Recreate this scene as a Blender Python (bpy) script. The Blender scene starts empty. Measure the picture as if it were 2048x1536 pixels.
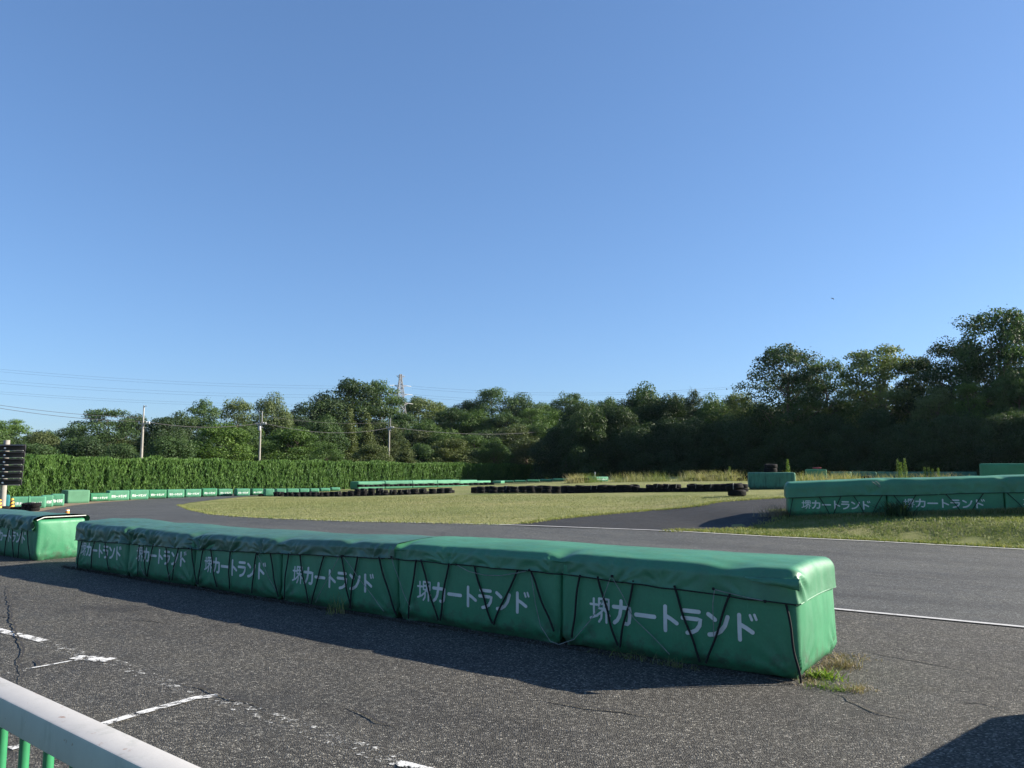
import bpy, bmesh, math, random
import numpy as np
from mathutils import Vector, Matrix
from mathutils.geometry import delaunay_2d_cdt

# ------------------------------------------------------------------ camera, sky, sun, exposure
scene = bpy.context.scene
C = scene.collection
F, HY, CAMH = 1539.0, 935.0, 1.65            # focal length and horizon in pixels of a 2048 px wide view; eye height
PITCH = math.atan((HY - 768) / F)
cam_data = bpy.data.cameras.new('camera'); cam = bpy.data.objects.new('camera', cam_data); C.objects.link(cam)
cam_data.sensor_width = 36; cam_data.lens = 36 * F / 2048
cam_data.clip_start = 0.05; cam_data.clip_end = 5000
cam.location = (0, 0, CAMH); cam.rotation_euler = (math.pi / 2 + PITCH, 0, 0)
scene.camera = cam

SUN_EL = math.radians(24.3)
SUN_AZ = math.atan2(1.756, 0.215)            # clockwise from +Y: almost due right, slightly ahead
sun_dir = Vector((math.sin(SUN_AZ) * math.cos(SUN_EL), math.cos(SUN_AZ) * math.cos(SUN_EL), math.sin(SUN_EL)))
sd = bpy.data.lights.new('sun', 'SUN'); sd.energy = 5.0; sd.angle = math.radians(0.5); sd.color = (1.0, 0.91, 0.77)
so = bpy.data.objects.new('sun', sd); C.objects.link(so)
so.rotation_euler = (-sun_dir).to_track_quat('-Z', 'Y').to_euler(); so.location = (60, 10, 40)

world = bpy.data.worlds.new('World'); scene.world = world; world.use_nodes = True
wn = world.node_tree; bg = wn.nodes['Background']
sky = wn.nodes.new('ShaderNodeTexSky'); sky.sky_type = 'NISHITA'; sky.sun_disc = False
sky.sun_elevation = SUN_EL; sky.sun_rotation = SUN_AZ
sky.air_density = 1.0; sky.dust_density = 0.5; sky.ozone_density = 6.0; sky.altitude = 50
gam = wn.nodes.new('ShaderNodeGamma'); gam.inputs['Gamma'].default_value = .75      # evens out the sky's brightness range
tin = wn.nodes.new('ShaderNodeMix'); tin.data_type = 'RGBA'; tin.blend_type = 'MULTIPLY'; tin.inputs[0].default_value = 1
tin.inputs[7].default_value = (1.07, 1.235, 1.46, 1)
wn.links.new(sky.outputs[0], gam.inputs[0]); wn.links.new(gam.outputs[0], tin.inputs[6]); wn.links.new(tin.outputs[2], bg.inputs[0]); bg.inputs[1].default_value = 0.07
scene.view_settings.view_transform = 'Standard'; scene.view_settings.look = 'None'
scene.view_settings.exposure = 1.4; scene.view_settings.gamma = 1.0
scene.view_settings.use_curve_mapping = False

# ------------------------------------------------------------------ numeric helpers
rng = np.random.default_rng(7)
HAZE = .00004
def _hash(ix, iy, seed):
    h = (ix.astype(np.int64) * 374761393 + iy.astype(np.int64) * 668265263 + seed * 974634777) & 0xffffffff
    h = ((h ^ (h >> 13)) * 1274126177) & 0xffffffff
    h = h ^ (h >> 16)
    return (h & 0xffff) / 65535.0
def noise(x, y, seed=0):                      # value noise, -1..1
    x = np.asarray(x, float); y = np.asarray(y, float)
    x, y = np.broadcast_arrays(x, y)
    ix = np.floor(x); iy = np.floor(y); fx = x - ix; fy = y - iy
    fx = fx * fx * (3 - 2 * fx); fy = fy * fy * (3 - 2 * fy)
    a = _hash(ix, iy, seed); b = _hash(ix + 1, iy, seed); c = _hash(ix, iy + 1, seed); d = _hash(ix + 1, iy + 1, seed)
    return 2 * ((a * (1 - fx) + b * fx) * (1 - fy) + (c * (1 - fx) + d * fx) * fy) - 1
def fbm(x, y, seed=0, oct=3):
    s = 0; a = 1; t = 0
    for i in range(oct):
        s = s + a * noise(np.asarray(x) * 2 ** i, np.asarray(y) * 2 ** i, seed + 11 * i); t += a; a *= .5
    return s / t
def sstep(a, b, x):
    t = np.clip((np.asarray(x, float) - a) / (b - a), 0, 1); return t * t * (3 - 2 * t)

# the lie of the land, metres
LA, LB = np.array([3.9, 20.4]), np.array([9.6, 15.75])          # inner white line of the straight
_ld = (LB - LA) / np.linalg.norm(LB - LA); _ln = np.array([-_ld[1], _ld[0]])
if _ln[1] < 0: _ln = -_ln
def terrain(X, Y):
    X = np.asarray(X, float); Y = np.asarray(Y, float)
    w = sstep(11, 36, Y)
    z = w * (.05 + .7 * np.tanh((X + 8 - np.clip(Y - 38, -30, 120) * .25) / 14))
    d = (X - LA[0]) * _ln[0] + (Y - LA[1]) * _ln[1]
    z = z + .22 * (1 + .8 * np.clip((X - 6.5) / 4.5, 0, 1.6)) * sstep(.25, 2.0, d) * sstep(4.2, 6.3, X) * (1 - sstep(24, 34, Y))     # bank under the barrier
    z = z + 6.5 * np.exp(-(((X + 30) / 38) ** 2 + ((Y - 172) / 30) ** 2))               # wooded rise
    z = z + 5.0 * np.exp(-(((X - 10) / 40) ** 2 + ((Y - 195) / 28) ** 2))
    return z
def tz(x, y): return float(terrain(x, y))
def ray(px, py):
    u = (px - 1024) / F; v = (768 - py) / F
    return np.array([u, math.cos(PITCH) - v * math.sin(PITCH), math.sin(PITCH) + v * math.cos(PITCH)])
def hit(px, py):                              # where a sight line meets the ground
    d = ray(px, py); t = 1.0; o = np.array([0, 0, CAMH])
    while t < 400:
        p = o + d * t
        if p[2] <= tz(p[0], p[1]):
            lo, hi = t - .25, t
            for _ in range(30):
                m = (lo + hi) / 2; q = o + d * m
                if q[2] <= tz(q[0], q[1]): hi = m
                else: lo = m
            return o + d * hi
        t += .25
    return o + d * 150
def at(px, py, Y): d = ray(px, py); return np.array([0, 0, CAMH]) + d * (Y / d[1])

# ------------------------------------------------------------------ object helpers
def link(name, me, mat=None, parent=None):
    o = bpy.data.objects.new(name, me); C.objects.link(o)
    if mat is not None and me is not None:
        for m in (mat if isinstance(mat, (list, tuple)) else [mat]): me.materials.append(m)
    if parent is not None: o.parent = parent
    return o
def mesh(name, verts, faces, smooth=True):
    me = bpy.data.meshes.new(name)
    me.from_pydata([tuple(map(float, v)) for v in verts], [], [tuple(map(int, f)) for f in faces])
    if smooth: me.polygons.foreach_set('use_smooth', [True] * len(me.polygons))
    me.update(); return me
def mesh_np(name, verts, quads, smooth=False, attr=None):       # big homogeneous meshes
    n = quads.shape[1]; me = bpy.data.meshes.new(name)
    me.vertices.add(len(verts)); me.vertices.foreach_set('co', np.ascontiguousarray(verts, np.float32).ravel())
    me.loops.add(quads.size); me.loops.foreach_set('vertex_index', np.ascontiguousarray(quads, np.int32).ravel())
    me.polygons.add(len(quads)); me.polygons.foreach_set('loop_start', np.arange(0, quads.size, n, dtype=np.int32))
    me.polygons.foreach_set('loop_total', np.full(len(quads), n, np.int32))
    if smooth: me.polygons.foreach_set('use_smooth', np.ones(len(quads), bool))
    if attr is not None:
        a = me.attributes.new('tint', 'FLOAT', 'POINT'); a.data.foreach_set('value', np.ascontiguousarray(attr, np.float32))
    me.update(calc_edges=True); me.validate(); return me
def thing(name, label, cat, loc=(0, 0, 0), rz=0, group=None):
    o = bpy.data.objects.new(name, None); C.objects.link(o)
    o.location = tuple(map(float, loc)); o.rotation_euler = (0, 0, rz); o.empty_display_size = .2
    return tag(o, label, cat, group)
def tag(o, label, cat, group=None):
    o['label'] = label; o['category'] = cat
    if group: o['group'] = group
    return o
def struct(o): o['kind'] = 'structure'; return o
def stuff(o, label, cat): o['kind'] = 'stuff'; o['label'] = label; o['category'] = cat; return o
def dup(root, loc, rz=0, label=None, group=None, scale=None):
    r = root.copy(); C.objects.link(r); r.location = tuple(map(float, loc)); r.rotation_euler = (0, 0, rz)
    if label: r['label'] = label
    if group: r['group'] = group
    if scale is not None: r.scale = scale
    for ch in list(root.children):
        c = ch.copy(); C.objects.link(c); c.parent = r
        for g in list(ch.children):
            d = g.copy(); C.objects.link(d); d.parent = c
    return r
class MB:                                       # mesh collector
    def __init__(s): s.v = []; s.f = []
    def add(s, vs, fs):
        b = len(s.v); s.v += [tuple(v) for v in vs]; s.f += [tuple(i + b for i in f) for f in fs]
    def box(s, c, d, bev=0.0, rot=None):
        bm = bmesh.new(); bmesh.ops.create_cube(bm, size=1)
        bmesh.ops.scale(bm, vec=d, verts=bm.verts)
        if bev > 0: bmesh.ops.bevel(bm, geom=bm.edges[:], offset=bev, segments=2, profile=.5, affect='EDGES')
        if rot is not None: bmesh.ops.rotate(bm, matrix=rot, verts=bm.verts)
        bmesh.ops.translate(bm, vec=c, verts=bm.verts); bm.verts.index_update()
        s.add([v.co[:] for v in bm.verts], [[v.index for v in f.verts] for f in bm.faces]); bm.free()
    def tube(s, pts, r, n=8, caps=True):
        pts = [Vector(p) for p in pts]; rs = r if isinstance(r, (list, tuple)) else [r] * len(pts)
        vs = []; fs = []; up = None
        for i, p in enumerate(pts):
            t = (pts[min(i + 1, len(pts) - 1)] - pts[max(i - 1, 0)]).normalized()
            if up is None:
                up = Vector((0, 0, 1)) if abs(t.z) < .9 else Vector((1, 0, 0))
            a = t.cross(up).normalized(); b = a.cross(t).normalized(); up = b
            for k in range(n):
                an = 2 * math.pi * k / n; vs.append(p + (a * math.cos(an) + b * math.sin(an)) * rs[i])
        for i in range(len(pts) - 1):
            for k in range(n):
                k2 = (k + 1) % n; fs.append((i * n + k, i * n + k2, (i + 1) * n + k2, (i + 1) * n + k))
        if caps:
            fs.append(tuple(range(n))[::-1]); fs.append(tuple(range((len(pts) - 1) * n, len(pts) * n)))
        s.add(vs, fs)
    def lathe(s, prof, n=24, loc=(0, 0, 0)):    # prof: (r, z) open polyline
        vs = []; fs = []; m = len(prof)
        for k in range(n):
            a = 2 * math.pi * k / n
            vs += [(loc[0] + r * math.cos(a), loc[1] + r * math.sin(a), loc[2] + z) for r, z in prof]
        for k in range(n):
            k2 = (k + 1) % n
            for i in range(m - 1): fs.append((k * m + i, k2 * m + i, k2 * m + i + 1, k * m + i + 1))
        s.add(vs, fs)
    def build(s, name, mat, parent=None, smooth=True):
        me = mesh(name, s.v, s.f, smooth)
        bm = bmesh.new(); bm.from_mesh(me); bmesh.ops.recalc_face_normals(bm, faces=bm.faces); bm.to_mesh(me); bm.free()
        o = link(name, me, mat, parent)
        if smooth:
            try: me.set_sharp_from_angle(angle=math.radians(40))
            except Exception: pass
        return o

# ------------------------------------------------------------------ materials
class NT:
    def __init__(s, name):
        s.m = bpy.data.materials.new(name); s.m.use_nodes = True; s.t = s.m.node_tree
        s.b = s.t.nodes['Principled BSDF']; s.out = s.t.nodes['Material Output']
        s.pos = s.t.nodes.new('ShaderNodeNewGeometry').outputs['Position']
    def n(s, kind, **kw):
        nd = s.t.nodes.new(kind)
        for k, v in kw.items(): setattr(nd, k, v)
        return nd
    def l(s, a, b): s.t.links.new(a, b)
    def mapped(s, scale, rot=(0, 0, 0), src=None):
        m = s.n('ShaderNodeMapping'); m.inputs['Scale'].default_value = scale; m.inputs['Rotation'].default_value = rot
        s.l(src or s.pos, m.inputs[0]); return m.outputs[0]
    def noise(s, scale, detail=3, rough=.55, vec=None, dist=0):
        nd = s.n('ShaderNodeTexNoise'); nd.inputs['Scale'].default_value = scale; nd.inputs['Detail'].default_value = detail
        nd.inputs['Roughness'].default_value = rough; nd.inputs['Distortion'].default_value = dist
        s.l(vec or s.pos, nd.inputs['Vector']); return nd.outputs['Fac']
    def ramp(s, fac, stops, interp='LINEAR'):
        r = s.n('ShaderNodeValToRGB'); r.color_ramp.interpolation = interp; e = r.color_ramp.elements
        while len(e) < len(stops): e.new(.5)
        for el, (p, c) in zip(e, stops):
            el.position = p; el.color = (*c, 1) if len(c) == 3 else c
        s.l(fac, r.inputs[0]); return r.outputs['Color']
    def mix(s, a, b, fac, mode='MIX'):
        m = s.n('ShaderNodeMix', data_type='RGBA', blend_type=mode)
        for sock, v in ((m.inputs['A'], a), (m.inputs['B'], b)): pass
        ia = [i for i in m.inputs if i.name == 'A' and i.type == 'RGBA'][0]; ib = [i for i in m.inputs if i.name == 'B' and i.type == 'RGBA'][0]
        for sock, v in ((ia, a), (ib, b)):
            if isinstance(v, tuple): sock.default_value = (*v, 1)
            else: s.l(v, sock)
        f = m.inputs[0]
        if isinstance(fac, (int, float)): f.default_value = fac
        else: s.l(fac, f)
        return [o for o in m.outputs if o.type == 'RGBA'][0]
    def math(s, op, a, b=None):
        m = s.n('ShaderNodeMath', operation=op)
        for i, v in enumerate((a, b)):
            if v is None: continue
            if isinstance(v, (int, float)): m.inputs[i].default_value = v
            else: s.l(v, m.inputs[i])
        return m.outputs[0]
    def bump(s, h, strength=.3, dist=.01, prev=None):
        b = s.n('ShaderNodeBump'); b.inputs['Strength'].default_value = strength; b.inputs['Distance'].default_value = dist
        s.l(h, b.inputs['Height'])
        if prev: s.l(prev, b.inputs['Normal'])
        return b.outputs[0]
    def set(s, color=None, rough=None, normal=None, spec=None, metal=None):
        for key, v in (('Base Color', color), ('Roughness', rough), ('Normal', normal), ('Specular IOR Level', spec), ('Metallic', metal)):
            if v is None: continue
            if isinstance(v, tuple): s.b.inputs[key].default_value = (*v, 1)
            elif isinstance(v, (int, float)): s.b.inputs[key].default_value = v
            else: s.l(v, s.b.inputs[key])
        return s.m

def plain(name, col, rough=.6, var=.15, scale=6, metal=0, spec=.5, bump=0):
    t = NT(name); oc = t.n('ShaderNodeTexCoord').outputs['Object']
    f = t.noise(scale, 4, .6, oc)
    d = tuple(c * (1 - var) for c in col); e = tuple(min(1, c * (1 + var)) for c in col)
    c = t.ramp(f, [(.3, d), (.7, e)])
    nm = t.bump(t.noise(scale * 8, 3, .6, oc), bump, .01) if bump else None
    return t.set(c, rough, nm, spec, metal)

def asphalt(name, dark, light, stone, patch, stonefac=.5, scale=95, bumpd=.006, bumps=.8, lines=False):
    t = NT(name)
    v = t.n('ShaderNodeTexVoronoi', feature='F1'); v.inputs['Scale'].default_value = scale; t.l(t.pos, v.inputs['Vector'])
    cell = t.n('ShaderNodeSeparateColor'); t.l(v.outputs['Color'], cell.inputs[0])
    big = t.noise(.55, 5, .62); mid = t.noise(3.2, 4, .6); fine = t.noise(210, 2, .6)
    base = t.ramp(t.mix(t.ramp(big, [(.3, (0, 0, 0)), (.7, (1, 1, 1))]), t.ramp(mid, [(.3, (0, 0, 0)), (.7, (1, 1, 1))]), .4), [(.15, dark), (.85, light)])
    st = t.ramp(cell.outputs[0], [(0, tuple(c * .10 for c in stone)), (.36, tuple(c * .42 for c in stone)), (.72, tuple(c * 1.15 for c in stone)), (.93, tuple(min(.5, c * 2.6) for c in stone)), (1, tuple(min(.6, c * 5) for c in stone))])
    c = t.mix(base, st, stonefac)
    c = t.mix(c, patch, t.math('MULTIPLY', t.ramp(t.noise(.9, 6, .7, t.mapped((1, 1, 1), (0, 0, .62))), [(.56, (0, 0, 0)), (.72, (1, 1, 1))]), .55))
    blot = t.noise(.42, 6, .68, t.mapped((1, 2.1, 1), src=t.mapped((1, 1, 1), (0, 0, -2.552))))
    c = t.mix(c, t.ramp(blot, [(.28, (.58, .58, .60)), (.46, (.95, .95, .95)), (.60, (1.05, 1.05, 1.03)), (.75, (1.34, 1.32, 1.26))]), .85, 'MULTIPLY')
    if lines:
        al = t.mapped((.05, 1.3, 1), src=t.mapped((1, 1, 1), (0, 0, -2.552)))
        c = t.mix(c, t.ramp(t.noise(1, 4, .6, al), [(.30, (.62, .62, .64)), (.5, (.97, .97, .97)), (.72, (1.22, 1.21, 1.18))]), .9, 'MULTIPLY')
    h = t.math('ADD', t.math('MULTIPLY', v.outputs['Distance'], -1.0), t.math('MULTIPLY', fine, .5))
    return t.set(c, t.ramp(mid, [(.3, (.72,) * 3), (.7, (.9,) * 3)]), t.bump(h, bumps, bumpd), .35)

M = {}
M['paddock'] = asphalt('paddock_asphalt', (.025, .024, .021), (.080, .075, .064), (.078, .074, .064), (.018, .018, .018), .72, 84, .011, 1.0)
M['track'] = asphalt('track_asphalt', (.036, .037, .037), (.070, .071, .070), (.064, .067, .063), (.034, .036, .036), .62, 90, .006, .6, lines=True)
M['runoff'] = asphalt('runoff_asphalt', (.011, .011, .0112), (.021, .0205, .0205), (.021, .021, .021), (.009, .009, .010), .5, 70, .008, .8)

def grass_ground(name):
    t = NT(name)
    a = t.noise(.22, 5, .6); b = t.noise(1.6, 5, .65, t.mapped((.6, 1.6, 1))); c = t.noise(34, 4, .7, t.mapped((.5, 1.6, 1)))
    col = t.ramp(a, [(.30, (.135, .165, .056)), (.48, (.215, .225, .096)), (.66, (.265, .252, .124)), (.8, (.24, .20, .115))])
    col = t.mix(col, (.13, .155, .052), t.ramp(b, [(.42, (0, 0, 0)), (.62, (.55, .55, .55))]))
    col = t.mix(col, t.ramp(c, [(.25, (.5, .5, .5)), (.5, (.97, .97, .97)), (.78, (1.3, 1.28, 1.2))]), .7, 'MULTIPLY')
    mow = t.noise(1, 3, .6, t.mapped((.10, 1.5, 1), src=t.mapped((1, 1, 1), (0, 0, .12))))
    col = t.mix(col, t.ramp(mow, [(.3, (.80, .82, .80)), (.5, (1, 1, 1)), (.7, (1.2, 1.16, 1.1))]), .8, 'MULTIPLY')
    return t.set(col, .95, t.bump(c, .9, .05), .1)
M['grass'] = grass_ground('mown_grass')

def tarp(name, base, dirt, spec=.5, rough=.42, dirtamt=.5, mud=False):
    t = NT(name); oc = t.n('ShaderNodeTexCoord').outputs['Object']
    st = t.noise(3.0, 5, .65, t.mapped((3.2, 3.2, .5), src=oc)); bl = t.noise(1.3, 4, .6, oc)
    fine = t.noise(40, 3, .6, oc)
    c = t.mix(base, tuple(x * .72 for x in base), t.ramp(bl, [(.35, (0, 0, 0)), (.68, (1, 1, 1))]))
    c = t.mix(c, dirt, t.math('MULTIPLY', t.ramp(st, [(.48, (0, 0, 0)), (.8, (1, 1, 1))]), dirtamt))
    c = t.mix(c, t.ramp(fine, [(.2, (.86,) * 3), (.8, (1.1,) * 3)]), .7, 'MULTIPLY')
    if mud:
        sp = t.n('ShaderNodeSeparateXYZ'); t.l(oc, sp.inputs[0])
        k = t.math('SUBTRACT', t.noise(7, 5, .7, oc), t.math('MULTIPLY', sp.outputs['Z'], 1.15))
        c = t.mix(c, (.045, .048, .036), t.math('MULTIPLY', t.ramp(k, [(.30, (0, 0, 0)), (.52, (1, 1, 1))]), .65))
        sc_ = t.ramp(t.noise(11, 3, .75, t.mapped((1, 1, .25), src=oc), 1.5), [(.66, (0, 0, 0)), (.74, (1, 1, 1))])
        c = t.mix(c, tuple(min(1, x * 1.5 + .03) for x in base), t.math('MULTIPLY', sc_, .35))
    weave = t.noise(520, 1, .5, oc)
    nm = t.bump(weave, .06, .002, t.bump(t.noise(22, 4, .6, oc), .12, .01))
    return t.set(c, t.ramp(st, [(.3, (rough,) * 3), (.8, (min(1, rough + .22),) * 3)]), nm, spec)
M['tarp'] = tarp('green_cover_fabric', (.050, .205, .105), (.07, .155, .10), .5, .40)
M['tarp_old'] = tarp('weathered_cover_fabric', (.042, .132, .076), (.060, .090, .060), .55, .34, .8)
M['block'] = tarp('green_block_fabric', (.042, .215, .105), (.07, .165, .095), .4, .42, .3, True)
M['block_old_shade'] = tarp('stained_and_shaded_fabric', (.055, .185, .125), (.025, .05, .04), .3, .6, 1.0, True)  # real stains on the lone block; also the shade tone of the row under the trees
M['block_pale'] = tarp('faded_block_fabric', (.075, .26, .155), (.12, .20, .13), .3, .6, .5)
M['teal'] = tarp('teal_block_fabric', (.02, .17, .19), (.04, .14, .14), .3, .6, .4)
M['plainbox'] = tarp('matt_green_board', (.105, .26, .155), (.09, .21, .13), .25, .7, .5)
M['letter'] = plain('white_vinyl_lettering', (.58, .58, .54), .55, .12, 5)
M['letter_bright'] = plain('bright_vinyl_lettering', (.80, .82, .80), .6, .05, 5)
M['rope'] = plain('black_rope', (.014, .014, .014), .8, .5, 60, spec=.3)
M['cord'] = plain('pale_cord', (.20, .21, .195), .8, .3, 30)
M['hemrope'] = plain('pale_hem', (.62, .64, .60), .7, .15, 20)
M['rubber'] = plain('tyre_rubber', (.008, .008, .0085), .85, .5, 9, spec=.2, bump=.2)
M['strap'] = plain('dusty_strap', (.14, .135, .12), .8, .3, 20)
M['concrete'] = plain('pole_concrete', (.27, .255, .23), .85, .18, 3, bump=.1)
M['steel'] = plain('galvanised_steel', (.30, .30, .295), .5, .15, 5, metal=.4)
M['tower'] = plain('tower_steel', (.34, .33, .32), .6, .15, 2, metal=.2)
M['insul'] = plain('insulator_ceramic', (.70, .70, .68), .4, .1, 5)
M['wire'] = plain('cable', (.05, .05, .055), .7, .1, 5)
M['black'] = plain('black_housing', (.012, .011, .015), .55, .3, 4)
M['lamp'] = plain('lamp_lens', (.75, .75, .78), .2, .05, 5)
M['orange'] = plain('orange_plastic', (.62, .22, .03), .5, .15, 8)
M['yellow'] = plain('yellow_band', (.70, .36, .03), .55, .12, 8)
M['bird'] = plain('black_feathers', (.01, .01, .012), .7, .3, 20)
M['bark'] = plain('tree_bark', (.09, .072, .055), .95, .4, 2.5, bump=.6)
M['red'] = plain('faded_red_plastic', (.30, .05, .06), .6, .15, 6)
M['greentube'] = plain('green_enamel', (.030, .20, .085), .38, .12, 12)
M['crack'] = plain('crack_filler', (.016, .016, .017), .95, .4, 5)

def rail_paint():
    t = NT('chalky_white_paint'); oc = t.n('ShaderNodeTexCoord').outputs['Object']
    c = t.ramp(t.noise(5, 5, .6, oc), [(.3, (.335, .33, .325)), (.7, (.405, .40, .39))])
    spots = t.ramp(t.noise(34, 3, .6, oc), [(.67, (0, 0, 0)), (.74, (1, 1, 1))])
    c = t.mix(c, (.22, .13, .09), t.math('MULTIPLY', spots, .8))
    grime = t.ramp(t.noise(14, 5, .7, t.mapped((1, 1, .35), src=oc)), [(.55, (0, 0, 0)), (.8, (1, 1, 1))])
    c = t.mix(c, (.10, .13, .10), t.math('MULTIPLY', grime, .45))
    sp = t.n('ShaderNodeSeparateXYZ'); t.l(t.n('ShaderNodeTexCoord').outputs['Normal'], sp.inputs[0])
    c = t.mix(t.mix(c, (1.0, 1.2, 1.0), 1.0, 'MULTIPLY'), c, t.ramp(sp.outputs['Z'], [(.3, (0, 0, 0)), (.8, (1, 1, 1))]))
    return t.set(c, .6, t.bump(t.noise(60, 3, .6, oc), .08, .003), .3)
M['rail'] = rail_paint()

def road_paint(name, keep, col=(.74, .74, .72), sc=9):
    t = NT(name)
    a = t.noise(sc, 6, .72); b = t.noise(sc * 7, 3, .7)
    k = t.math('ADD', t.math('MULTIPLY', a, .7), t.math('MULTIPLY', b, .3))
    m = t.ramp(k, [(keep - .03, (0, 0, 0)), (keep + .03, (1, 1, 1))])
    t.set(t.ramp(b, [(.3, tuple(x * .8 for x in col)), (.7, col)]), .8, None, .3)
    tr = t.n('ShaderNodeBsdfTransparent'); mx = t.n('ShaderNodeMixShader')
    t.l(m, mx.inputs[0]); t.l(tr.outputs[0], mx.inputs[1]); t.l(t.b.outputs[0], mx.inputs[2]); t.l(mx.outputs[0], t.out.inputs[0])
    return t.m
M['paint'] = road_paint('worn_white_paint', .485, (.66, .66, .64), 11)
M['paint_thin'] = road_paint('scuffed_white_paint', .585, (.6, .6, .57), 14)
M['paint_line'] = road_paint('track_edge_paint', .40, (.50, .50, .49), 7)

def leaf(name, lo, hi, trans=.28, var=.5):
    t = NT(name); oi = t.n('ShaderNodeObjectInfo')
    at_ = t.n('ShaderNodeAttribute', attribute_name='tint')
    c = t.mix(lo, hi, at_.outputs['Fac'])
    c = t.mix(c, t.ramp(oi.outputs['Random'], [(0, (.78, .80, .9)), (.5, (1, 1, 1)), (1, (1.16, 1.14, .88))]), .8, 'MULTIPLY')
    t.set(c, .62, None, .25)
    tl = t.n('ShaderNodeBsdfTranslucent'); mx = t.n('ShaderNodeMixShader'); mx.inputs[0].default_value = trans
    t.l(t.mix(c, (1.25, 1.3, .6), 1.0, 'MULTIPLY'), tl.inputs[0])
    t.l(t.b.outputs[0], mx.inputs[1]); t.l(tl.outputs[0], mx.inputs[2]); t.l(mx.outputs[0], t.out.inputs[0])
    return t.m
M['leaf_dark'] = leaf('dark_leaves', (.022, .044, .020), (.050, .085, .030))
M['leaf_mid'] = leaf('green_leaves', (.034, .072, .024), (.078, .130, .040))
M['leaf_bright'] = leaf('bright_leaves', (.045, .095, .022), (.100, .165, .040))
M['leaf_pale'] = leaf('pale_leaves', (.075, .110, .038), (.140, .180, .065))
M['leaf_dry'] = leaf('olive_leaves', (.048, .072, .026), (.100, .125, .046))
M['hedge'] = leaf('hedge_leaves', (.034, .092, .016), (.098, .185, .036), .2)
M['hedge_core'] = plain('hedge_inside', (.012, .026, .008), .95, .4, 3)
M['blade'] = leaf('grass_blades', (.110, .165, .042), (.310, .290, .140), .25)
M['weed'] = leaf('weed_blades', (.10, .16, .035), (.34, .30, .15), .3)
M['weed_green'] = leaf('fresh_weed_leaves', (.10, .19, .03), (.20, .27, .06), .3)
M['weed_dry'] = leaf('dry_weed_stems', (.17, .125, .075), (.36, .30, .20), .25)
M['litter'] = plain('dead_litter', (.045, .036, .026), .95, .5, 9)
M['soil'] = plain('dry_soil', (.17, .125, .075), .95, .35, 2, bump=.5)

# ------------------------------------------------------------------ ground sheets
def axis(lo, hi, fine_lo, fine_hi, fs, growth=1.16):
    a = list(np.arange(fine_lo, fine_hi + 1e-6, fs)); st = fs; x = fine_hi
    while x < hi: st *= growth; x += st; a.append(x)
    st = fs; x = fine_lo; pre = []
    while x > lo: st *= growth; x -= st; pre.append(x)
    return np.array(pre[::-1] + a)
gx = axis(-560, 560, -34, 34, .8); gy = axis(-60, 560, -4, 60, .8)
GX, GY = np.meshgrid(gx, gy); GZ = terrain(GX, GY) - .03
idx = np.arange(GX.size).reshape(GX.shape)
q = np.stack([idx[:-1, :-1], idx[:-1, 1:], idx[1:, 1:], idx[1:, :-1]], -1).reshape(-1, 4)
ground = struct(link('ground', mesh_np('ground', np.stack([GX, GY, GZ], -1).reshape(-1, 3), q, True), M['grass']))

def ragged(poly, step, amp, seed=0, closed=True):
    out = []; n = len(poly)
    for i in range(n if closed else n - 1):
        a = np.array(poly[i][:2], float); b = np.array(poly[(i + 1) % n][:2], float); L = np.linalg.norm(b - a)
        k = max(1, int(L / step)); nn = np.array([-(b - a)[1], (b - a)[0]]) / max(L, 1e-6)
        for j in range(k):
            p = a + (b - a) * j / k
            if amp > 0: p = p + nn * amp * float(fbm(p[0] / (step * 2.2), p[1] / (step * 2.2), seed, 3))
            out.append(p)
    if not closed: out.append(np.array(poly[-1][:2], float))
    return out
def inside(px, py, poly):
    poly = np.asarray(poly); c = np.zeros(px.shape, bool); j = len(poly) - 1
    for i in range(len(poly)):
        xi, yi = poly[i]; xj, yj = poly[j]
        with np.errstate(divide='ignore', invalid='ignore'):
            c ^= ((yi > py) != (yj > py)) & (px < (xj - xi) * (py - yi) / (yj - yi) + xi)
        j = i
    return c
def sheet(name, poly, lift, mat, grid=1.0, step=.5, amp=0, seed=0):
    b = ragged(poly, step, amp, seed); P = np.array(b)
    xs = np.arange(P[:, 0].min(), P[:, 0].max(), grid); ys = np.arange(P[:, 1].min(), P[:, 1].max(), grid)
    X, Y = np.meshgrid(xs, ys); X = X.ravel(); Y = Y.ravel(); k = inside(X, Y, P)
    vs = [Vector((float(p[0]), float(p[1]))) for p in b] + [Vector((float(x), float(y))) for x, y in zip(X[k], Y[k])]
    n = len(b)
    r = delaunay_2d_cdt(vs, [], [list(range(n))], 1, 1e-4)
    V = np.array([(v.x, v.y) for v in r[0]]); Z = terrain(V[:, 0], V[:, 1]) + lift
    o = struct(link(name, mesh(name, np.column_stack([V, Z]), r[2], True), mat))
    bm = bmesh.new(); bm.from_mesh(o.data); 
    for fc in bm.faces:
        if fc.normal.z < 0: fc.normal_flip()
    bm.to_mesh(o.data); bm.free()
    return o
def ribbon(pts, w, lift, step=.3, jit=0, seed=0, conform=True):
    p = ragged(pts, step, jit, seed, False); vs = []; fs = []
    for i, a in enumerate(p):
        t = p[min(i + 1, len(p) - 1)] - p[max(i - 1, 0)]; t = t / np.linalg.norm(t); nn = np.array([-t[1], t[0]])
        ww = (w(i / (len(p) - 1)) if callable(w) else w) / 2
        for s_ in (-1, 1):
            qx, qy = a + nn * ww * s_; vs.append((qx, qy, tz(qx, qy) + lift))
    for i in range(len(p) - 1): fs.append((2 * i, 2 * i + 2, 2 * i + 3, 2 * i + 1))
    return vs, fs

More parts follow.
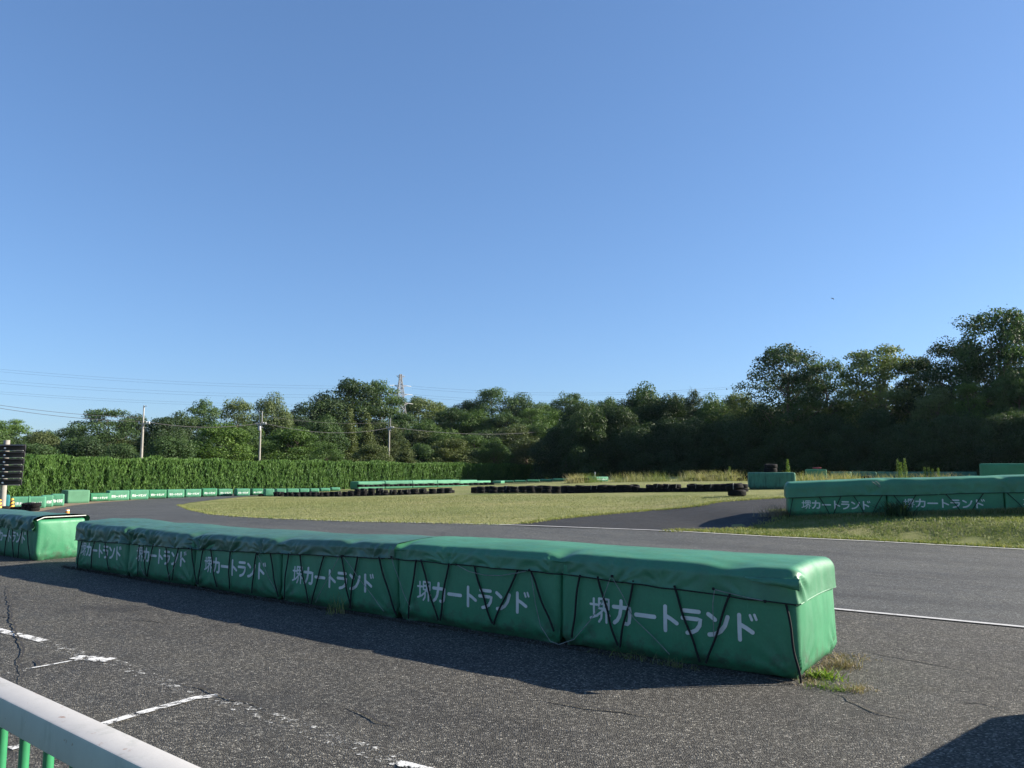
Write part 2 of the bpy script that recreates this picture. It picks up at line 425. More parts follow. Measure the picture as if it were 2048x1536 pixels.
# outer (near) white line of the straight, runs parallel to the foam barriers
NL0 = np.array([5.361, 8.284]); ND = np.array([-.831, .556])
nl = lambda s: NL0 + ND * s
H2 = lambda px, py: hit(px, py)[:2]
inner = [H2(*p) for p in [(366, 1013), (390, 1021), (425, 1028), (480, 1033), (560, 1037), (700, 1042), (850, 1045), (1000, 1048.5)]]
sheet('paddock_asphalt', [(30, -9.5), nl(-22), nl(-10), nl(0), nl(10), nl(20), nl(34), (-40, 20), (-45, -12), (20, -14)], -.018, M['paddock'], 1.2, 1.0)
# the circuit: straight, left-hand bend, and the far leg that runs back behind the infield
outer = [H2(*p) for p in [(75, 1023), (150, 1010), (215, 1004), (255, 1001), (340, 995), (400, 990), (450, 987)]]
far_leg = [H2(505, 985), H2(600, 980.5), H2(640, 980), H2(560, 987), H2(480, 993.5), H2(430, 998.5), H2(380, 1004.5)]
tip = H2(357, 1009.5)
strip_edge = [H2(1340, 1061), H2(1540, 1072.5), H2(1750, 1082), H2(2048, 1098)]
se_far = strip_edge[-1] + (strip_edge[-1] - strip_edge[-2]) * 6
track_poly = [nl(-22), nl(-10), nl(0), nl(10), nl(20), nl(34), H2(-120, 1030), H2(-10, 1030)] + outer + far_leg + [tip] + inner + [H2(1150, 1054)] + strip_edge + [se_far]
sheet('race_track', track_poly, -.014, M['track'], 1.0, .6)
run_top = [H2(*p) for p in [(1050, 1046), (1100, 1038.5), (1200, 1028.5), (1300, 1020), (1400, 1011), (1440, 1003), (1520, 997.5), (1585, 994.5), (1640, 992)]]
run_bot = [H2(*p) for p in [(1625, 1010), (1556, 1040), (1522, 1051), (1485, 1057.5), (1400, 1060), (1335, 1061.5)]]
sheet('runoff_road', [H2(1000, 1049.5)] + run_top + run_bot + [H2(1150, 1055)], -.008, M['runoff'], .8, .25, .16, 5)
sheet('verge_soil', [H2(-10, 1029)] + outer + [H2(505, 985), H2(505, 981), H2(400, 983.5), H2(300, 993), H2(200, 999), H2(100, 1009), H2(-10, 1016)], -.004, M['soil'], .8, .4, .12, 8)

mk = MB(); mk.add(*ribbon([nl(-22), nl(34)], .085, -.006, .5)); struct(mk.build('track_edge_line', M['paint_line']))
mk = MB(); mk.add(*ribbon([tip] + inner + [H2(1150, 1054)] + strip_edge + [se_far], .085, -.002, .5)); struct(mk.build('track_edge_line', M['paint_line']))
# worn parking-bay paint in front of the railing
G0 = lambda px, py: H2(px, py)
mk = MB()
mk.add(*ribbon([G0(-60, 1235), G0(0, 1258), G0(88, 1279)], .10, -.012, .1, .01))
mk.add(*ribbon([G0(150, 1311), G0(222, 1317)], .13, -.011, .06, .015))
mk.add(*ribbon([G0(435, 1388), G0(390, 1392), G0(300, 1417), G0(200, 1446), G0(20, 1493)], .075, -.010, .08, .008))
mk.add(*ribbon([G0(165, 1315), G0(50, 1336)], .035, -.009, .08, .006))
mk.add(*ribbon([G0(795, 1521), G0(850, 1534), G0(960, 1565)], .08, -.008, .06, .02))
struct(mk.build('parking_marking', M['paint'], smooth=False))
mk = MB()
mk.add(*ribbon([G0(88, 1280), G0(160, 1306), G0(225, 1322), G0(320, 1358), G0(430, 1392), G0(590, 1447), G0(800, 1520)], .16, -.013, .1, .02))
mk.add(*ribbon([G0(0, 1345), G0(60, 1335)], .06, -.0125, .1, .01))
struct(mk.build('parking_marking', M['paint_thin'], smooth=False))
# cracks
mk = MB()
cr = [[(14, 1170), (20, 1205), (27, 1250), (35, 1270), (45, 1290), (40, 1320), (45, 1340), (42, 1370)],
      [(0, 1228), (27, 1233)], [(70, 1318), (85, 1330)], [(355, 1363), (400, 1372), (440, 1390), (500, 1402), (540, 1415)],
      [(235, 1235), (300, 1238), (350, 1245)], [(1080, 1396), (1130, 1405), (1170, 1412), (1250, 1420), (1320, 1432)],
      [(1725, 1293), (1760, 1305), (1800, 1312), (1850, 1320), (1900, 1330), (1950, 1344)], [(1910, 1398), (1960, 1400), (2010, 1413)],
      [(1700, 1143), (1760, 1150), (1820, 1153), (1880, 1160)], [(700, 1410), (760, 1440), (800, 1450)], [(1670, 1380), (1750, 1420), (1850, 1440)]]
for i, c in enumerate(cr):
    mk.add(*ribbon([G0(*p) for p in c], lambda t: .014 * (0.35 + math.sin(math.pi * min(max(t, .02), .98))), -.0035, .05, .03, i))
struct(mk.build('asphalt_crack', M['crack'], smooth=False))

# ------------------------------------------------------------------ grass and weeds
def blades(name, xy, hmin, hmax, w, mat, lean=.35, label=None, cat='grass', tint=None, seed=1, parent=None, lift=0, base_z=None, hpow=1.0):
    r = np.random.default_rng(seed); n = len(xy); x = xy[:, 0]; y = xy[:, 1]
    z = (terrain(x, y) if base_z is None else np.full(n, base_z)) - .02 + lift
    h = hmin + (hmax - hmin) * r.random(n) ** hpow; a = r.uniform(0, 2 * np.pi, n); l = r.normal(0, lean, (n, 2)) * h[:, None]
    dx = np.cos(a) * w * .5; dy = np.sin(a) * w * .5
    b0 = np.stack([x - dx, y - dy, z], -1); b1 = np.stack([x + dx, y + dy, z], -1)
    m0 = np.stack([x - dx * .75 + l[:, 0] * .3, y - dy * .75 + l[:, 1] * .3, z + h * .55], -1)
    m1 = np.stack([x + dx * .75 + l[:, 0] * .3, y + dy * .75 + l[:, 1] * .3, z + h * .55], -1)
    t0 = np.stack([x - dx * .15 + l[:, 0], y - dy * .15 + l[:, 1], z + h], -1); t1 = np.stack([x + dx * .15 + l[:, 0], y + dy * .15 + l[:, 1], z + h], -1)
    V = np.stack([b0, b1, m0, m1, t0, t1], 1).reshape(-1, 3); k = np.arange(n)[:, None] * 6
    Q = np.concatenate([k + np.array([[0, 1, 3, 2]]), k + np.array([[2, 3, 5, 4]])])
    tn = np.repeat(r.uniform(0, 1, n) if tint is None else tint, 6)
    o = link(name, mesh_np(name, V, Q, False, tn), mat, parent)
    if label: stuff(o, label, cat)
    return o
def scatter(poly, n, seed):
    r = np.random.default_rng(seed); P = np.array([p[:2] for p in poly]); out = np.zeros((0, 2))
    while len(out) < n:
        c = r.uniform(P.min(0), P.max(0), (n * 2, 2)); out = np.concatenate([out, c[inside(c[:, 0], c[:, 1], P)]])
    return out[:n]
def along(pts, n, spread, seed):
    r = np.random.default_rng(seed); P = np.array([p[:2] for p in pts]); seg = np.linalg.norm(np.diff(P, axis=0), axis=1); cum = np.concatenate([[0], np.cumsum(seg)])
    s = r.uniform(0, cum[-1], n); out = np.stack([np.interp(s, cum, P[:, 0]), np.interp(s, cum, P[:, 1])], -1)
    return out + r.normal(0, spread, out.shape)
strip_poly = [p_ + _ln * .16 for p_ in strip_edge] + [strip_edge[-1] + np.array([3, .2]), np.array([16, 21.5]), np.array([7.0, 21.5])] + [H2(1572, 1040), H2(1500, 1059), H2(1400, 1061.5)]
xy = scatter(strip_poly, 42000, 3)
tn = np.clip(.22 + .35 * fbm(xy[:, 0] * .8, xy[:, 1] * .8, 4) + rng.normal(0, .2, len(xy)), 0, 1)
blades('strip_grass', xy, .025, .06, .012, M['blade'], .5, 'short grass on the strip before the lettered barrier', 'grass', tn, 2)
inf_poly = [tip] + inner + run_top[:8] + [H2(1585, 992), H2(1500, 990), H2(900, 991), H2(540, 994), H2(440, 1000)]
xy = scatter(inf_poly, 60000, 5)
tn = np.clip(.55 + .5 * fbm(xy[:, 0] * .25, xy[:, 1] * .5, 4) + rng.normal(0, .1, len(xy)), 0, 1)
blades('infield_grass', xy, .018, .042, .014, M['blade'], .6, 'mown yellowing grass of the infield', 'grass', tn, 4)
edge = np.concatenate([along([tip] + inner, 5000, .06, 1), along(run_top, 6000, .09, 2), along(run_bot, 2500, .12, 3), along(strip_edge, 2200, .05, 4) + _ln * .22])
blades('verge_grass', edge, .025, .075, .015, M['blade'], .6, 'ragged taller grass along the asphalt edges', 'grass', None, 6)

# ------------------------------------------------------------------ lettering
def arc(cx, cy, rx, ry, a0, a1, n=8): return [(cx + rx * math.cos(math.radians(a0 + (a1 - a0) * i / n)), cy + ry * math.sin(math.radians(a0 + (a1 - a0) * i / n))) for i in range(n + 1)]
GL = [
 ([[(.02, .70), (.36, .70)], [(.19, .93), (.19, .22)], [(.01, .14), (.38, .27)],
   [(.46, .95), (.96, .95), (.96, .56), (.46, .56), (.46, .95)], [(.46, .755), (.96, .755)], [(.71, .95), (.71, .56)],
   [(.69, .54), (.58, .42), (.40, .30)], [(.72, .54), (.84, .42), (1.0, .31)], [(.60, .36), (.58, .18), (.46, .03)], [(.83, .36), (.83, .02)]], .096),
 ([[(.06, .70), (.88, .70), (.86, .35), (.82, .14), (.74, .07), (.58, .09)], [(.44, .95), (.43, .66), (.36, .36), (.24, .18), (.09, .07)]], .155),
 ([[(.06, .50), (.94, .50)]], .165),
 ([[(.34, .95), (.34, .05)], [(.36, .60), (.60, .50), (.86, .36)]], .155),
 ([[(.17, .88), (.82, .88)], [(.10, .60), (.88, .60), (.84, .38), (.70, .20), (.52, .11), (.30, .06)]], .155),
 ([[(.10, .84), (.24, .76), (.38, .66)], [(.12, .09), (.36, .13), (.60, .26), (.78, .48), (.90, .80)]], .16),
 ([[(.26, .93), (.26, .05)], [(.28, .60), (.52, .50), (.78, .36)], [(.70, .96), (.77, .80)], [(.88, .99), (.95, .83)]], .155),
]
ADV = [1.10, 1.08, 1.06, .98, 1.08, 1.08, 1.0]
def lettering(x0, z0, size, width, surf, name, mat, parent, skew=0.0, step=.025):
    tot = sum(ADV); sx = width / tot; mb = MB(); x = x0; k = 0
    for (strokes, w), adv in zip(GL, ADV):
        for sti, st in enumerate(strokes):
            ww = w * (0.62 if (adv == 1.0 and sti >= 2) else 1) * size / 2
            pts = [np.array((x + px * sx * .96, z0 + pz * size + skew * (x + px * sx - x0))) for px, pz in st]
            P = []
            for a, b in zip(pts[:-1], pts[1:]):
                m = max(1, int(np.linalg.norm(b - a) / step)); P += [a + (b - a) * i / m for i in range(m)]
            P.append(pts[-1]); y_off = .0025 + .00035 * (k % 9); k += 1
            V = []; Fc = []
            put = lambda p: (p[0], -(surf(p[0], p[1]) + y_off), p[1])
            tl = []
            for i in range(len(P)):
                t = P[min(i + 1, len(P) - 1)] - P[max(i - 1, 0)]; t = t / max(1e-9, np.linalg.norm(t)); nn = np.array((-t[1], t[0])); tl.append((t, nn))
                V += [put(P[i] - nn * ww), put(P[i] + nn * ww)]
            for i in range(len(P) - 1): Fc.append((2 * i, 2 * i + 2, 2 * i + 3, 2 * i + 1))
            for end in (0, len(P) - 1):
                t, nn = tl[end]; sg = -1 if end == 0 else 1; b = len(V)
                for j in range(7):
                    a = math.pi * j / 6; V.append(put(P[end] - nn * ww * math.cos(a) + t * sg * ww * math.sin(a)))
                Fc.append(tuple(range(b, b + 7)) if sg > 0 else tuple(range(b + 6, b - 1, -1)))
            mb.add(V, Fc)
        x += adv * sx
    me = mesh(name, mb.v, mb.f, False)
    bm = bmesh.new(); bm.from_mesh(me)
    for fc in bm.faces:
        if fc.normal.y > 0: fc.normal_flip()
    bm.to_mesh(me); bm.free()
    return link(name, me, mat, parent)

# ------------------------------------------------------------------ foam blocks and their covers
def box_grid(x0, x1, y0, y1, z0, z1, res, ends=(True, True), bottom=False):
    """points and quads of a box surface, open underneath"""
    V = []; Q = []; nx = max(2, int(round((x1 - x0) / res))); ny = max(2, int(round((y1 - y0) / res))); nz = max(2, int(round((z1 - z0) / res)))
    X = np.linspace(x0, x1, nx + 1); Y = np.linspace(y0, y1, ny + 1); Z = np.linspace(z0, z1, nz + 1); off = 0
    def face(A, B, fn, flip):
        nonlocal off
        a, b = np.meshgrid(A, B); P = fn(a, b).reshape(-1, 3); V.append(P)
        i = (np.arange(a.size).reshape(a.shape)) + off
        qd = np.stack([i[:-1, :-1], i[:-1, 1:], i[1:, 1:], i[1:, :-1]], -1).reshape(-1, 4)
        Q.append(qd[:, ::-1] if flip else qd); off += a.size
    face(X, Z, lambda a, b: np.stack([a, np.full(a.shape, y0), b], -1), False)
    face(X, Z, lambda a, b: np.stack([a, np.full(a.shape, y1), b], -1), True)
    face(X, Y, lambda a, b: np.stack([a, b, np.full(a.shape, z1)], -1), False)
    if ends[0]: face(Y, Z, lambda a, b: np.stack([np.full(a.shape, x0), a, b], -1), True)
    if ends[1]: face(Y, Z, lambda a, b: np.stack([np.full(a.shape, x1), a, b], -1), False)
    return np.concatenate(V), np.concatenate(Q)
def rounded(P, lo, hi, r):
    lo = np.array(lo); hi = np.array(hi); I = np.clip(P, lo + np.array(r), hi - np.array(r)) 
    D = P - I; L = np.linalg.norm(D, axis=1); N = D / np.maximum(L, 1e-9)[:, None]
    return I + N * np.minimum(np.array(r).max(), L)[:, None] * 1.0, N
def weld(name, V, Q, d=.002):
    bm = bmesh.new(); vs = [bm.verts.new(v) for v in V]
    for a in Q: bm.faces.new([vs[i] for i in a])
    bmesh.ops.remove_doubles(bm, verts=bm.verts, dist=d); me = bpy.data.meshes.new(name); bm.to_mesh(me); bm.free()
    me.polygons.foreach_set('use_smooth', [True] * len(me.polygons)); return me

def block_disp(L, W, H, seed, amp):
    """outward push of the soft foam block's skin"""
    def f(P, N):
        x, y, z = P[:, 0], P[:, 1], P[:, 2]; hx = L / 2
        u = np.where(np.abs(N[:, 1]) > np.abs(N[:, 0]), x, y - W / 2)
        hu = np.where(np.abs(N[:, 1]) > np.abs(N[:, 0]), hx, W / 2)
        d = .022 * amp * np.cos(np.clip(u / hu, -1, 1) * np.pi / 2) * np.sin(np.clip(z / H, 0, 1) * np.pi)
        d = d + .010 * amp * fbm(u * 1.7 + N[:, 0] * 5, z * 2.2 + y * .5, seed) + .004 * amp * fbm(u * 9 + N[:, 0] * 3, z * 3 + y, seed + 3)
        for sgn in (-1, 1):                                   # gathers fanning out of the lower corners
            dx = (u - sgn * (hu - .03)); dz = z - .02; rr = np.sqrt(dx ** 2 + dz ** 2); an = np.arctan2(dz, -sgn * dx)
            d = d + amp * .020 * np.exp(-(rr / .25) ** 2) * np.sin(an * 13 + seed + 3 * noise(rr * 4, an, seed)) * sstep(.02, .10, rr)
        return d
    return f
def make_block(name, L, W, H, mat, seed=0, res=.03, amp=1.0, r=.05, parent=None):
    V, Q = box_grid(-L / 2, L / 2, 0, W, -.0, H, res)
    P, N = rounded(V, (-L / 2, 0, -.02), (L / 2, W, H), (r, r, r))
    fn = block_disp(L, W, H, seed, amp); P = P + N * fn(P, N)[:, None]
    z = V[:, 2]; k = sstep(.10, 0.0, z) * .05                 # skin tucked under at the foot
    P[:, 0] -= np.sign(V[:, 0]) * k * (np.abs(V[:, 0]) > L / 2 - .001) ; P[:, 1] += np.where(V[:, 1] < .001, k, np.where(V[:, 1] > W - .001, -k, 0))
    me = weld(name, P, Q)
    def surf(x, zz):
        p = np.array([[x, 0, zz]]); n = np.array([[0, -1., 0]]); return float(fn(p, n)[0])
    return me, surf

UD = np.array([-.812, .584]); ND2 = np.array([.584, .812])     # along the barrier (to the left), and away
C0 = np.array([2.25, 6.196]); RZ = math.atan2(-UD[1], -UD[0])
CUTS = [0, 2.20, 4.34, 6.38, 8.28, 10.06, 11.72]; BW = 1.17
TOPS = [.832, .828, .802, .740, .718, .712, .735]; HEMS = [.600, .669, .662, .590, .530, .505, .470]
LBL = ['lettered green foam block with sunlit right end, the nearest block, weeds at its corner',
       'lettered green foam block second from the sunlit right end of the long near barrier',
       'lettered green foam block third from the sunlit right end of the long near barrier',
       'lettered green foam block fourth from the sunlit right end, wrinkled at its lower left corner',
       'lettered green foam block second from the left end of the long near barrier',
       'lettered green foam block at the far left end of the long near barrier']
near_surf = []
for i in range(6):
    L = CUTS[i + 1] - CUTS[i] - .015; sc = (CUTS[i] + CUTS[i + 1]) / 2
    H = min(TOPS[i], TOPS[i + 1]) - .03
    p = C0 + UD * sc
    t = thing('foam_barrier', LBL[i], 'foam barrier', (p[0], p[1], -.018), RZ, 'foam blocks of the near barrier row')
    me, surf = make_block('body', L, BW, H, M['block'], 20 + i, .028, 1.0)
    link('body', me, M['block'], t); near_surf.append((sc, surf))
    off, wd, zc = [(.025, 1.56, .262), (.005, 1.48, .245), (-.02, 1.43, .25), (.03, 1.36, .238), (.07, 1.34, .265), (.04, 1.30, .235)][i]
    lettering(off - wd / 2 - .02, zc, .222 if i == 0 else .208, wd, surf, 'lettering', M['letter'], t)

def fan(an, rr, n, seed):
    return fbm(an * n + rr * 3 + seed * 7.3, rr * 5 + seed, seed, 2) * 1.5
def cover(name, x0, x1, y0, y1, top, hem, mat, parent, ties, ends, res=.022, r=.07, seed=0, fold=(.006, .006), push=0, notches=()):
    """a sheet of PVC laid over the blocks: x runs along the row, hem(x) and top(x) are heights"""
    zt, zh = .8, .56
    V, Q = box_grid(x0, x1, y0, y1, zh, zt, res, ends)
    P, N = rounded(V, (x0 - (0 if ends[0] else 9), y0, zh - 9), (x1 + (0 if ends[1] else 9), y1, zt), (r, r, r))
    x, y = V[:, 0], V[:, 1]; T = top(x); Hm = hem(x)
    tie_dip = np.zeros(len(x)); d = np.zeros(len(x)); side = (np.abs(N[:, 2]) < .75)
    fr = N[:, 1] < -.3
    zz = Hm + (P[:, 2] - zh) / (zt - zh) * (T - Hm)
    A = fold[0] + (fold[1] - fold[0]) * np.clip((x - x0) / (x1 - x0), 0, 1)   # fold depth, from the low-x end to the high-x end
    fade = sstep(.0, .35, 1 - np.clip(N[:, 2], 0, 1))
    for j, tx in enumerate(ties):
        dx = x - tx; dz = zz - hem(np.array([tx]))[0]; rr = np.sqrt(dx ** 2 + dz ** 2); an = np.arctan2(dx, dz + .02)
        amp_ = .5 + 1.2 * _hash(np.array([j]), np.array([seed]), 3)[0]
        g = np.exp(-(rr / (.18 + .16 * amp_)) ** 2) * np.abs(N[:, 1])
        d += A * 2.4 * amp_ * g * fan(an, rr, 3.2 + j % 3, seed + j) * fade
        tie_dip += .007 * np.exp(-(dx / .10) ** 2)
    d += A * 1.3 * fbm(x * 3.2 + zz * 2.5, zz * 2.2 - x * .4, seed + 5, 3) * fade + A * .35 * fbm(x * 8 + zz * 5, zz * 3, seed + 9, 2) * fade
    en = np.clip(np.abs(N[:, 0]) - .25, 0, 1)                # pleats running down the end from the front top corner
    ey = y - y0 + .02; ez = T - zz + .03; er = np.sqrt(ey ** 2 + ez ** 2); ea = np.arctan2(ez, ey)
    d += en * .016 * np.exp(-((er - .16) / .20) ** 2) * np.sin(ea * 12 + er * 9 + 1.2 * noise(er * 6, ea * 2, seed))
    d += en * .006 * fbm(y * 7 + zz * 4, zz * 5 - y * 2, seed + 21, 3)
    d += .012 * fbm(x * 1.1, y * 1.6, seed + 1, 2) + (A * .8 + .002) * fbm(x * 2.2 + y * 2, y * 3.5 - x, seed + 2, 3) * np.clip(N[:, 2], 0, 1)
    zz = zz - tie_dip * np.clip(1 - (P[:, 2] - zh) / .12, 0, 1)
    # rounded, sagging crown; soft dips where blocks meet
    crown = np.clip(N[:, 2], 0, 1)
    zz = zz + .045 * np.sin(np.pi * np.clip((y - y0) / (y1 - y0), 0, 1) ** .8) ** .7 * crown
    for nx_, depth, wd in notches:
        g = np.exp(-((x - nx_) / wd) ** 2) * np.exp(-((y - y0) / .22) ** 2); zz = zz - depth * g * crown; d = d - depth * .6 * g * (1 - crown)
    P2 = np.column_stack([P[:, 0], P[:, 1], zz]) + N * (d + push)[:, None]
    fl = (V[:, 2] < zh + .05) & side
    P2[fl] += N[fl] * (.003 * (1 - (V[fl, 2] - zh) / .05))[:, None]
    me = weld(name, P2, Q); o = link(name, me, mat, parent)
    return o
def interp(xs, ys):
    xs = np.array(xs, float); ys = np.array(ys, float); o_ = np.argsort(xs); xs = xs[o_]; ys = ys[o_]
    return lambda x: np.interp(x, xs, ys)
xs = [-c for c in CUTS]
topf = interp(xs, TOPS); hemf = interp(xs, HEMS)
topf2 = lambda x: topf(x) + .010 * noise(np.asarray(x) * 1.3, 3.3, 8)
ties_r = [-.42, -1.15, -1.62, -2.28, -2.95, -3.6, -4.2]; ties_l = [-4.7, -5.3, -6.1, -6.7, -7.4, -8.1, -8.75, -9.4, -10.0, -10.7, -11.3]
org = (C0[0], C0[1], -.015)
cov_r = thing('tarp_cover', 'smooth green cover sheet roped over the right blocks of the near barrier', 'tarpaulin', org, RZ, 'cover sheets over the near barrier')
cover('sheet', -4.46, .003, -.020, BW + .006, topf2, hemf, M['tarp'], cov_r, ties_r, (False, True), .020, .075, 3, (.007, .005), .008,
      [(-2.2, .045, .10), (-4.3, .05, .09), (-.55, .03, .16)])
cov_l = thing('tarp_cover', 'dark wrinkled cover sheet roped over the left blocks of the near barrier', 'tarpaulin', org, RZ, 'cover sheets over the near barrier')
cover('sheet', -11.76, -4.36, -.028, BW + .03, topf2, hemf, M['tarp_old'], cov_l, ties_l, (True, False), .022, .075, 9, (.015, .008), .004,
      [(-5.1, .03, .12), (-6.4, .035, .12), (-8.3, .04, .12), (-10.0, .045, .10)])
# folded-back corner of the sheet at the sunlit end
def flap():
    V = []; Fc = []; nx_, nz_ = 24, 8
    for j in range(nz_ + 1):
        for i in range(nx_ + 1):
            a = i / nx_; b = j / nz_; x = -.40 + .435 * a; low = .075 * a ** .6 + .02 * float(noise(a * 7, 1, 5)) * a
            z = .802 - .004 - b * low - .02 * (1 - a)
            y = -.058 - .016 * math.sin(b * 3.1) * a - .006 * float(noise(a * 9, b * 3, 2)) - .012 * b
            if b < .2: y += .012
            V.append((x, y, z))
    for j in range(nz_):
        for i in range(nx_): k = j * (nx_ + 1) + i; Fc.append((k, k + 1, k + nx_ + 2, k + nx_ + 1))
    o = link('corner_flap', mesh('corner_flap', V, Fc), M['tarp'], cov_r)
    m = o.modifiers.new('thick', 'SOLIDIFY'); m.thickness = .004
flap()

def face_sz(px, py):
    d = ray(px, py); n = np.array([ND2[0], ND2[1], 0]); o = np.array([0, 0, CAMH]); c = np.array([C0[0], C0[1], 0])
    t = ((c - o) @ n) / (d @ n); q_ = o + t * d
    return float((q_ - c)[:2] @ UD), float(q_[2]) + .015
def rope_on_face(name, pts, r, mat, parent, off=-.030, sag=0, n=6):
    P = []
    for a, b in zip(pts[:-1], pts[1:]):
        (s0, z0), (s1, z1) = face_sz(*a), face_sz(*b); k = 8
        for i in range(k): P.append((-(s0 + (s1 - s0) * i / k), off, z0 + (z1 - z0) * i / k))
    s1, z1 = face_sz(*pts[-1]); P.append((-s1, off, z1))
    for i, p in enumerate(P):
        f = i / (len(P) - 1); wob = .006 * math.sin(f * 9 + p[0] * 5)
        P[i] = (p[0] + wob, p[1] - .012 * math.sin(math.pi * f), p[2])
    mb = MB(); mb.tube(P, r, n); return mb.build(name, mat, parent)
ROPES = [((1575, 1208), (1604, 1364)), ((1463, 1187), (1416, 1325)), ((1350, 1170), (1404, 1322)), ((1271, 1160), (1242, 1293)), ((1199, 1152), (1238, 1290)),
         ((1163, 1149), (1148, 1274)), ((1065, 1141), (1112, 1262)), ((1040, 1139), (990, 1248)), ((952, 1131), (988, 1246)), ((901, 1126), (884, 1240)),
         ((846, 1119), (880, 1240)), ((837, 1119), (820, 1236)), ((761, 1113), (797, 1230)), ((719, 1112), (703, 1215)), ((687, 1110), (706, 1218)),
         ((653, 1109), (627, 1207)), ((603, 1107), (622, 1205)), ((581, 1106), (572, 1198)), ((545, 1105), (560, 1193)), ((517, 1105), (508, 1186)),
         ((464, 1100), (463, 1178)), ((426, 1098), (437, 1174)), ((411, 1097), (400, 1168)), ((387, 1095), (398, 1168)), ((361, 1094), (348, 1160)),
         ((336, 1091), (343, 1160)), ((311, 1088), (299, 1153)), ((290, 1085), (297, 1152)), ((283, 1084), (280, 1150)), ((214, 1081), (222, 1139)), ((193, 1080), (186, 1136)), ((168, 1082), (158, 1136))]
for a, b in ROPES:
    rope_on_face('lashing_rope', [a, ((a[0] * .45 + b[0] * .55), (a[1] * .45 + b[1] * .55)), b], .0085 if a[0] < 700 else .0095, M['rope'], cov_r if a[0] > 800 else cov_l)
CORDS = [[(1229, 1151), (1252, 1194), (1274, 1235), (1344, 1307)], [(1226, 1155), (1209, 1205), (1186, 1240), (1154, 1277), (1124, 1287), (1106, 1280), (1086, 1250), (1075, 1205), (1067, 1150)],
         [(1433, 1178), (1430, 1240), (1434, 1276)], [(1431, 1177), (1480, 1189), (1534, 1201)], [(918, 1129), (945, 1142), (975, 1149), (1010, 1150), (1040, 1145), (1064, 1139)],
         [(692, 1112), (730, 1162), (774, 1222)], [(684, 1113), (660, 1160), (637, 1204)], [(789, 1115), (805, 1160), (824, 1212)], [(522, 1110), (540, 1144), (557, 1180)],
         [(384, 1097), (362, 1125), (340, 1154)], [(285, 1124), (295, 1150)]]
for c in CORDS: rope_on_face('thin_cord', c, .0035, M['cord'], cov_r if c[0][0] > 780 else cov_l, -.042, n=5)
for (xa, xb, par) in ((-4.45, .0, cov_r), (-11.7, -4.5, cov_l)):
    mb = MB(); P = [(x, -.043, float(hemf(x)) - .004 - .007 * max(math.exp(-((x - t_) / .1) ** 2) for t_ in ties_r + ties_l)) for x in np.linspace(xa, xb, 160)]
    mb.tube(P, .0055, 5); mb.build('hem_rope', M['rope'], par)
mb = MB(); mb.tube([(.018, y, .598 + .012 * math.sin(y * 3)) for y in np.linspace(.0, BW - .05, 24)], .006, 6); mb.build('hem_rope', M['tarp'], cov_r)
for px, py in [(1431, 1176), (1534, 1201), (1229, 1151), (1064, 1139), (918, 1128), (692, 1111), (789, 1113), (522, 1108), (384, 1096)]:
    s_, z_ = face_sz(px, py); mb = MB(); mb.lathe([(.0, .012), (.010, .010), (.013, 0), (.010, -.010), (0, -.012)], 8, (-s_, -.050, z_)); mb.build('knot', M['rope'], cov_r if px > 780 else cov_l)

# the row that continues beyond the gap on the left
C1 = np.array([-8.467, 13.918]); TOP1, HEM1 = .765, .54
row2 = []
for i in range(3):
    sc = 1.03 + i * 2.06; p = C1 + UD * sc
    t = thing('foam_barrier', ['foam block with bright sunlit blank end behind the gap at left', 'half seen foam block cut by the left picture edge, behind the gap', 'foam block out of the picture beyond the left edge'][i], 'foam barrier', (p[0], p[1], -.018), RZ, 'foam blocks of the left barrier row')
    me, surf = make_block('body', 2.04, .84, TOP1 - .035, M['block'], 50 + i, .035, 1.0)
    link('body', me, M['block'], t); lettering(-.70, .30, .20, 1.36, surf, 'lettering', M['letter'], t)
cov2 = thing('tarp_cover', 'dark creased cover sheet with a pale hem cord on the left barrier', 'tarpaulin', (C1[0], C1[1], -.015), RZ)
c2top = lambda x: np.full(np.shape(x), TOP1) + .012 * noise(np.asarray(x) * 1.1, 2, 3); c2hem = lambda x: np.full(np.shape(x), HEM1)
cover('sheet', -6.2, -.02, -.03, .87, c2top, c2hem, M['tarp_old'], cov2, [-.2, -.8, -1.5, -2.2, -3.0], (True, False), .03, .08, 31, (.010, .018), .006)
mb = MB(); mb.tube([(-.03, y, TOP1 + .008 - .05 * max(0, .12 - y) / .12) for y in np.linspace(.0, .85, 16)], .008, 6); mb.build('hem_cord', M['hemrope'], cov2)
for sa, sb in ((.28, .12), (.5, .62), (.9, .8), (1.05, 1.2), (1.5, 1.4), (1.75, 1.9)):
    mb = MB(); mb.tube([(-sa, -.04, HEM1), (-(sa + sb) / 2, -.05, .3), (-sb, -.03, .03)], .009, 6); mb.build('lashing_rope', M['rope'], cov2)

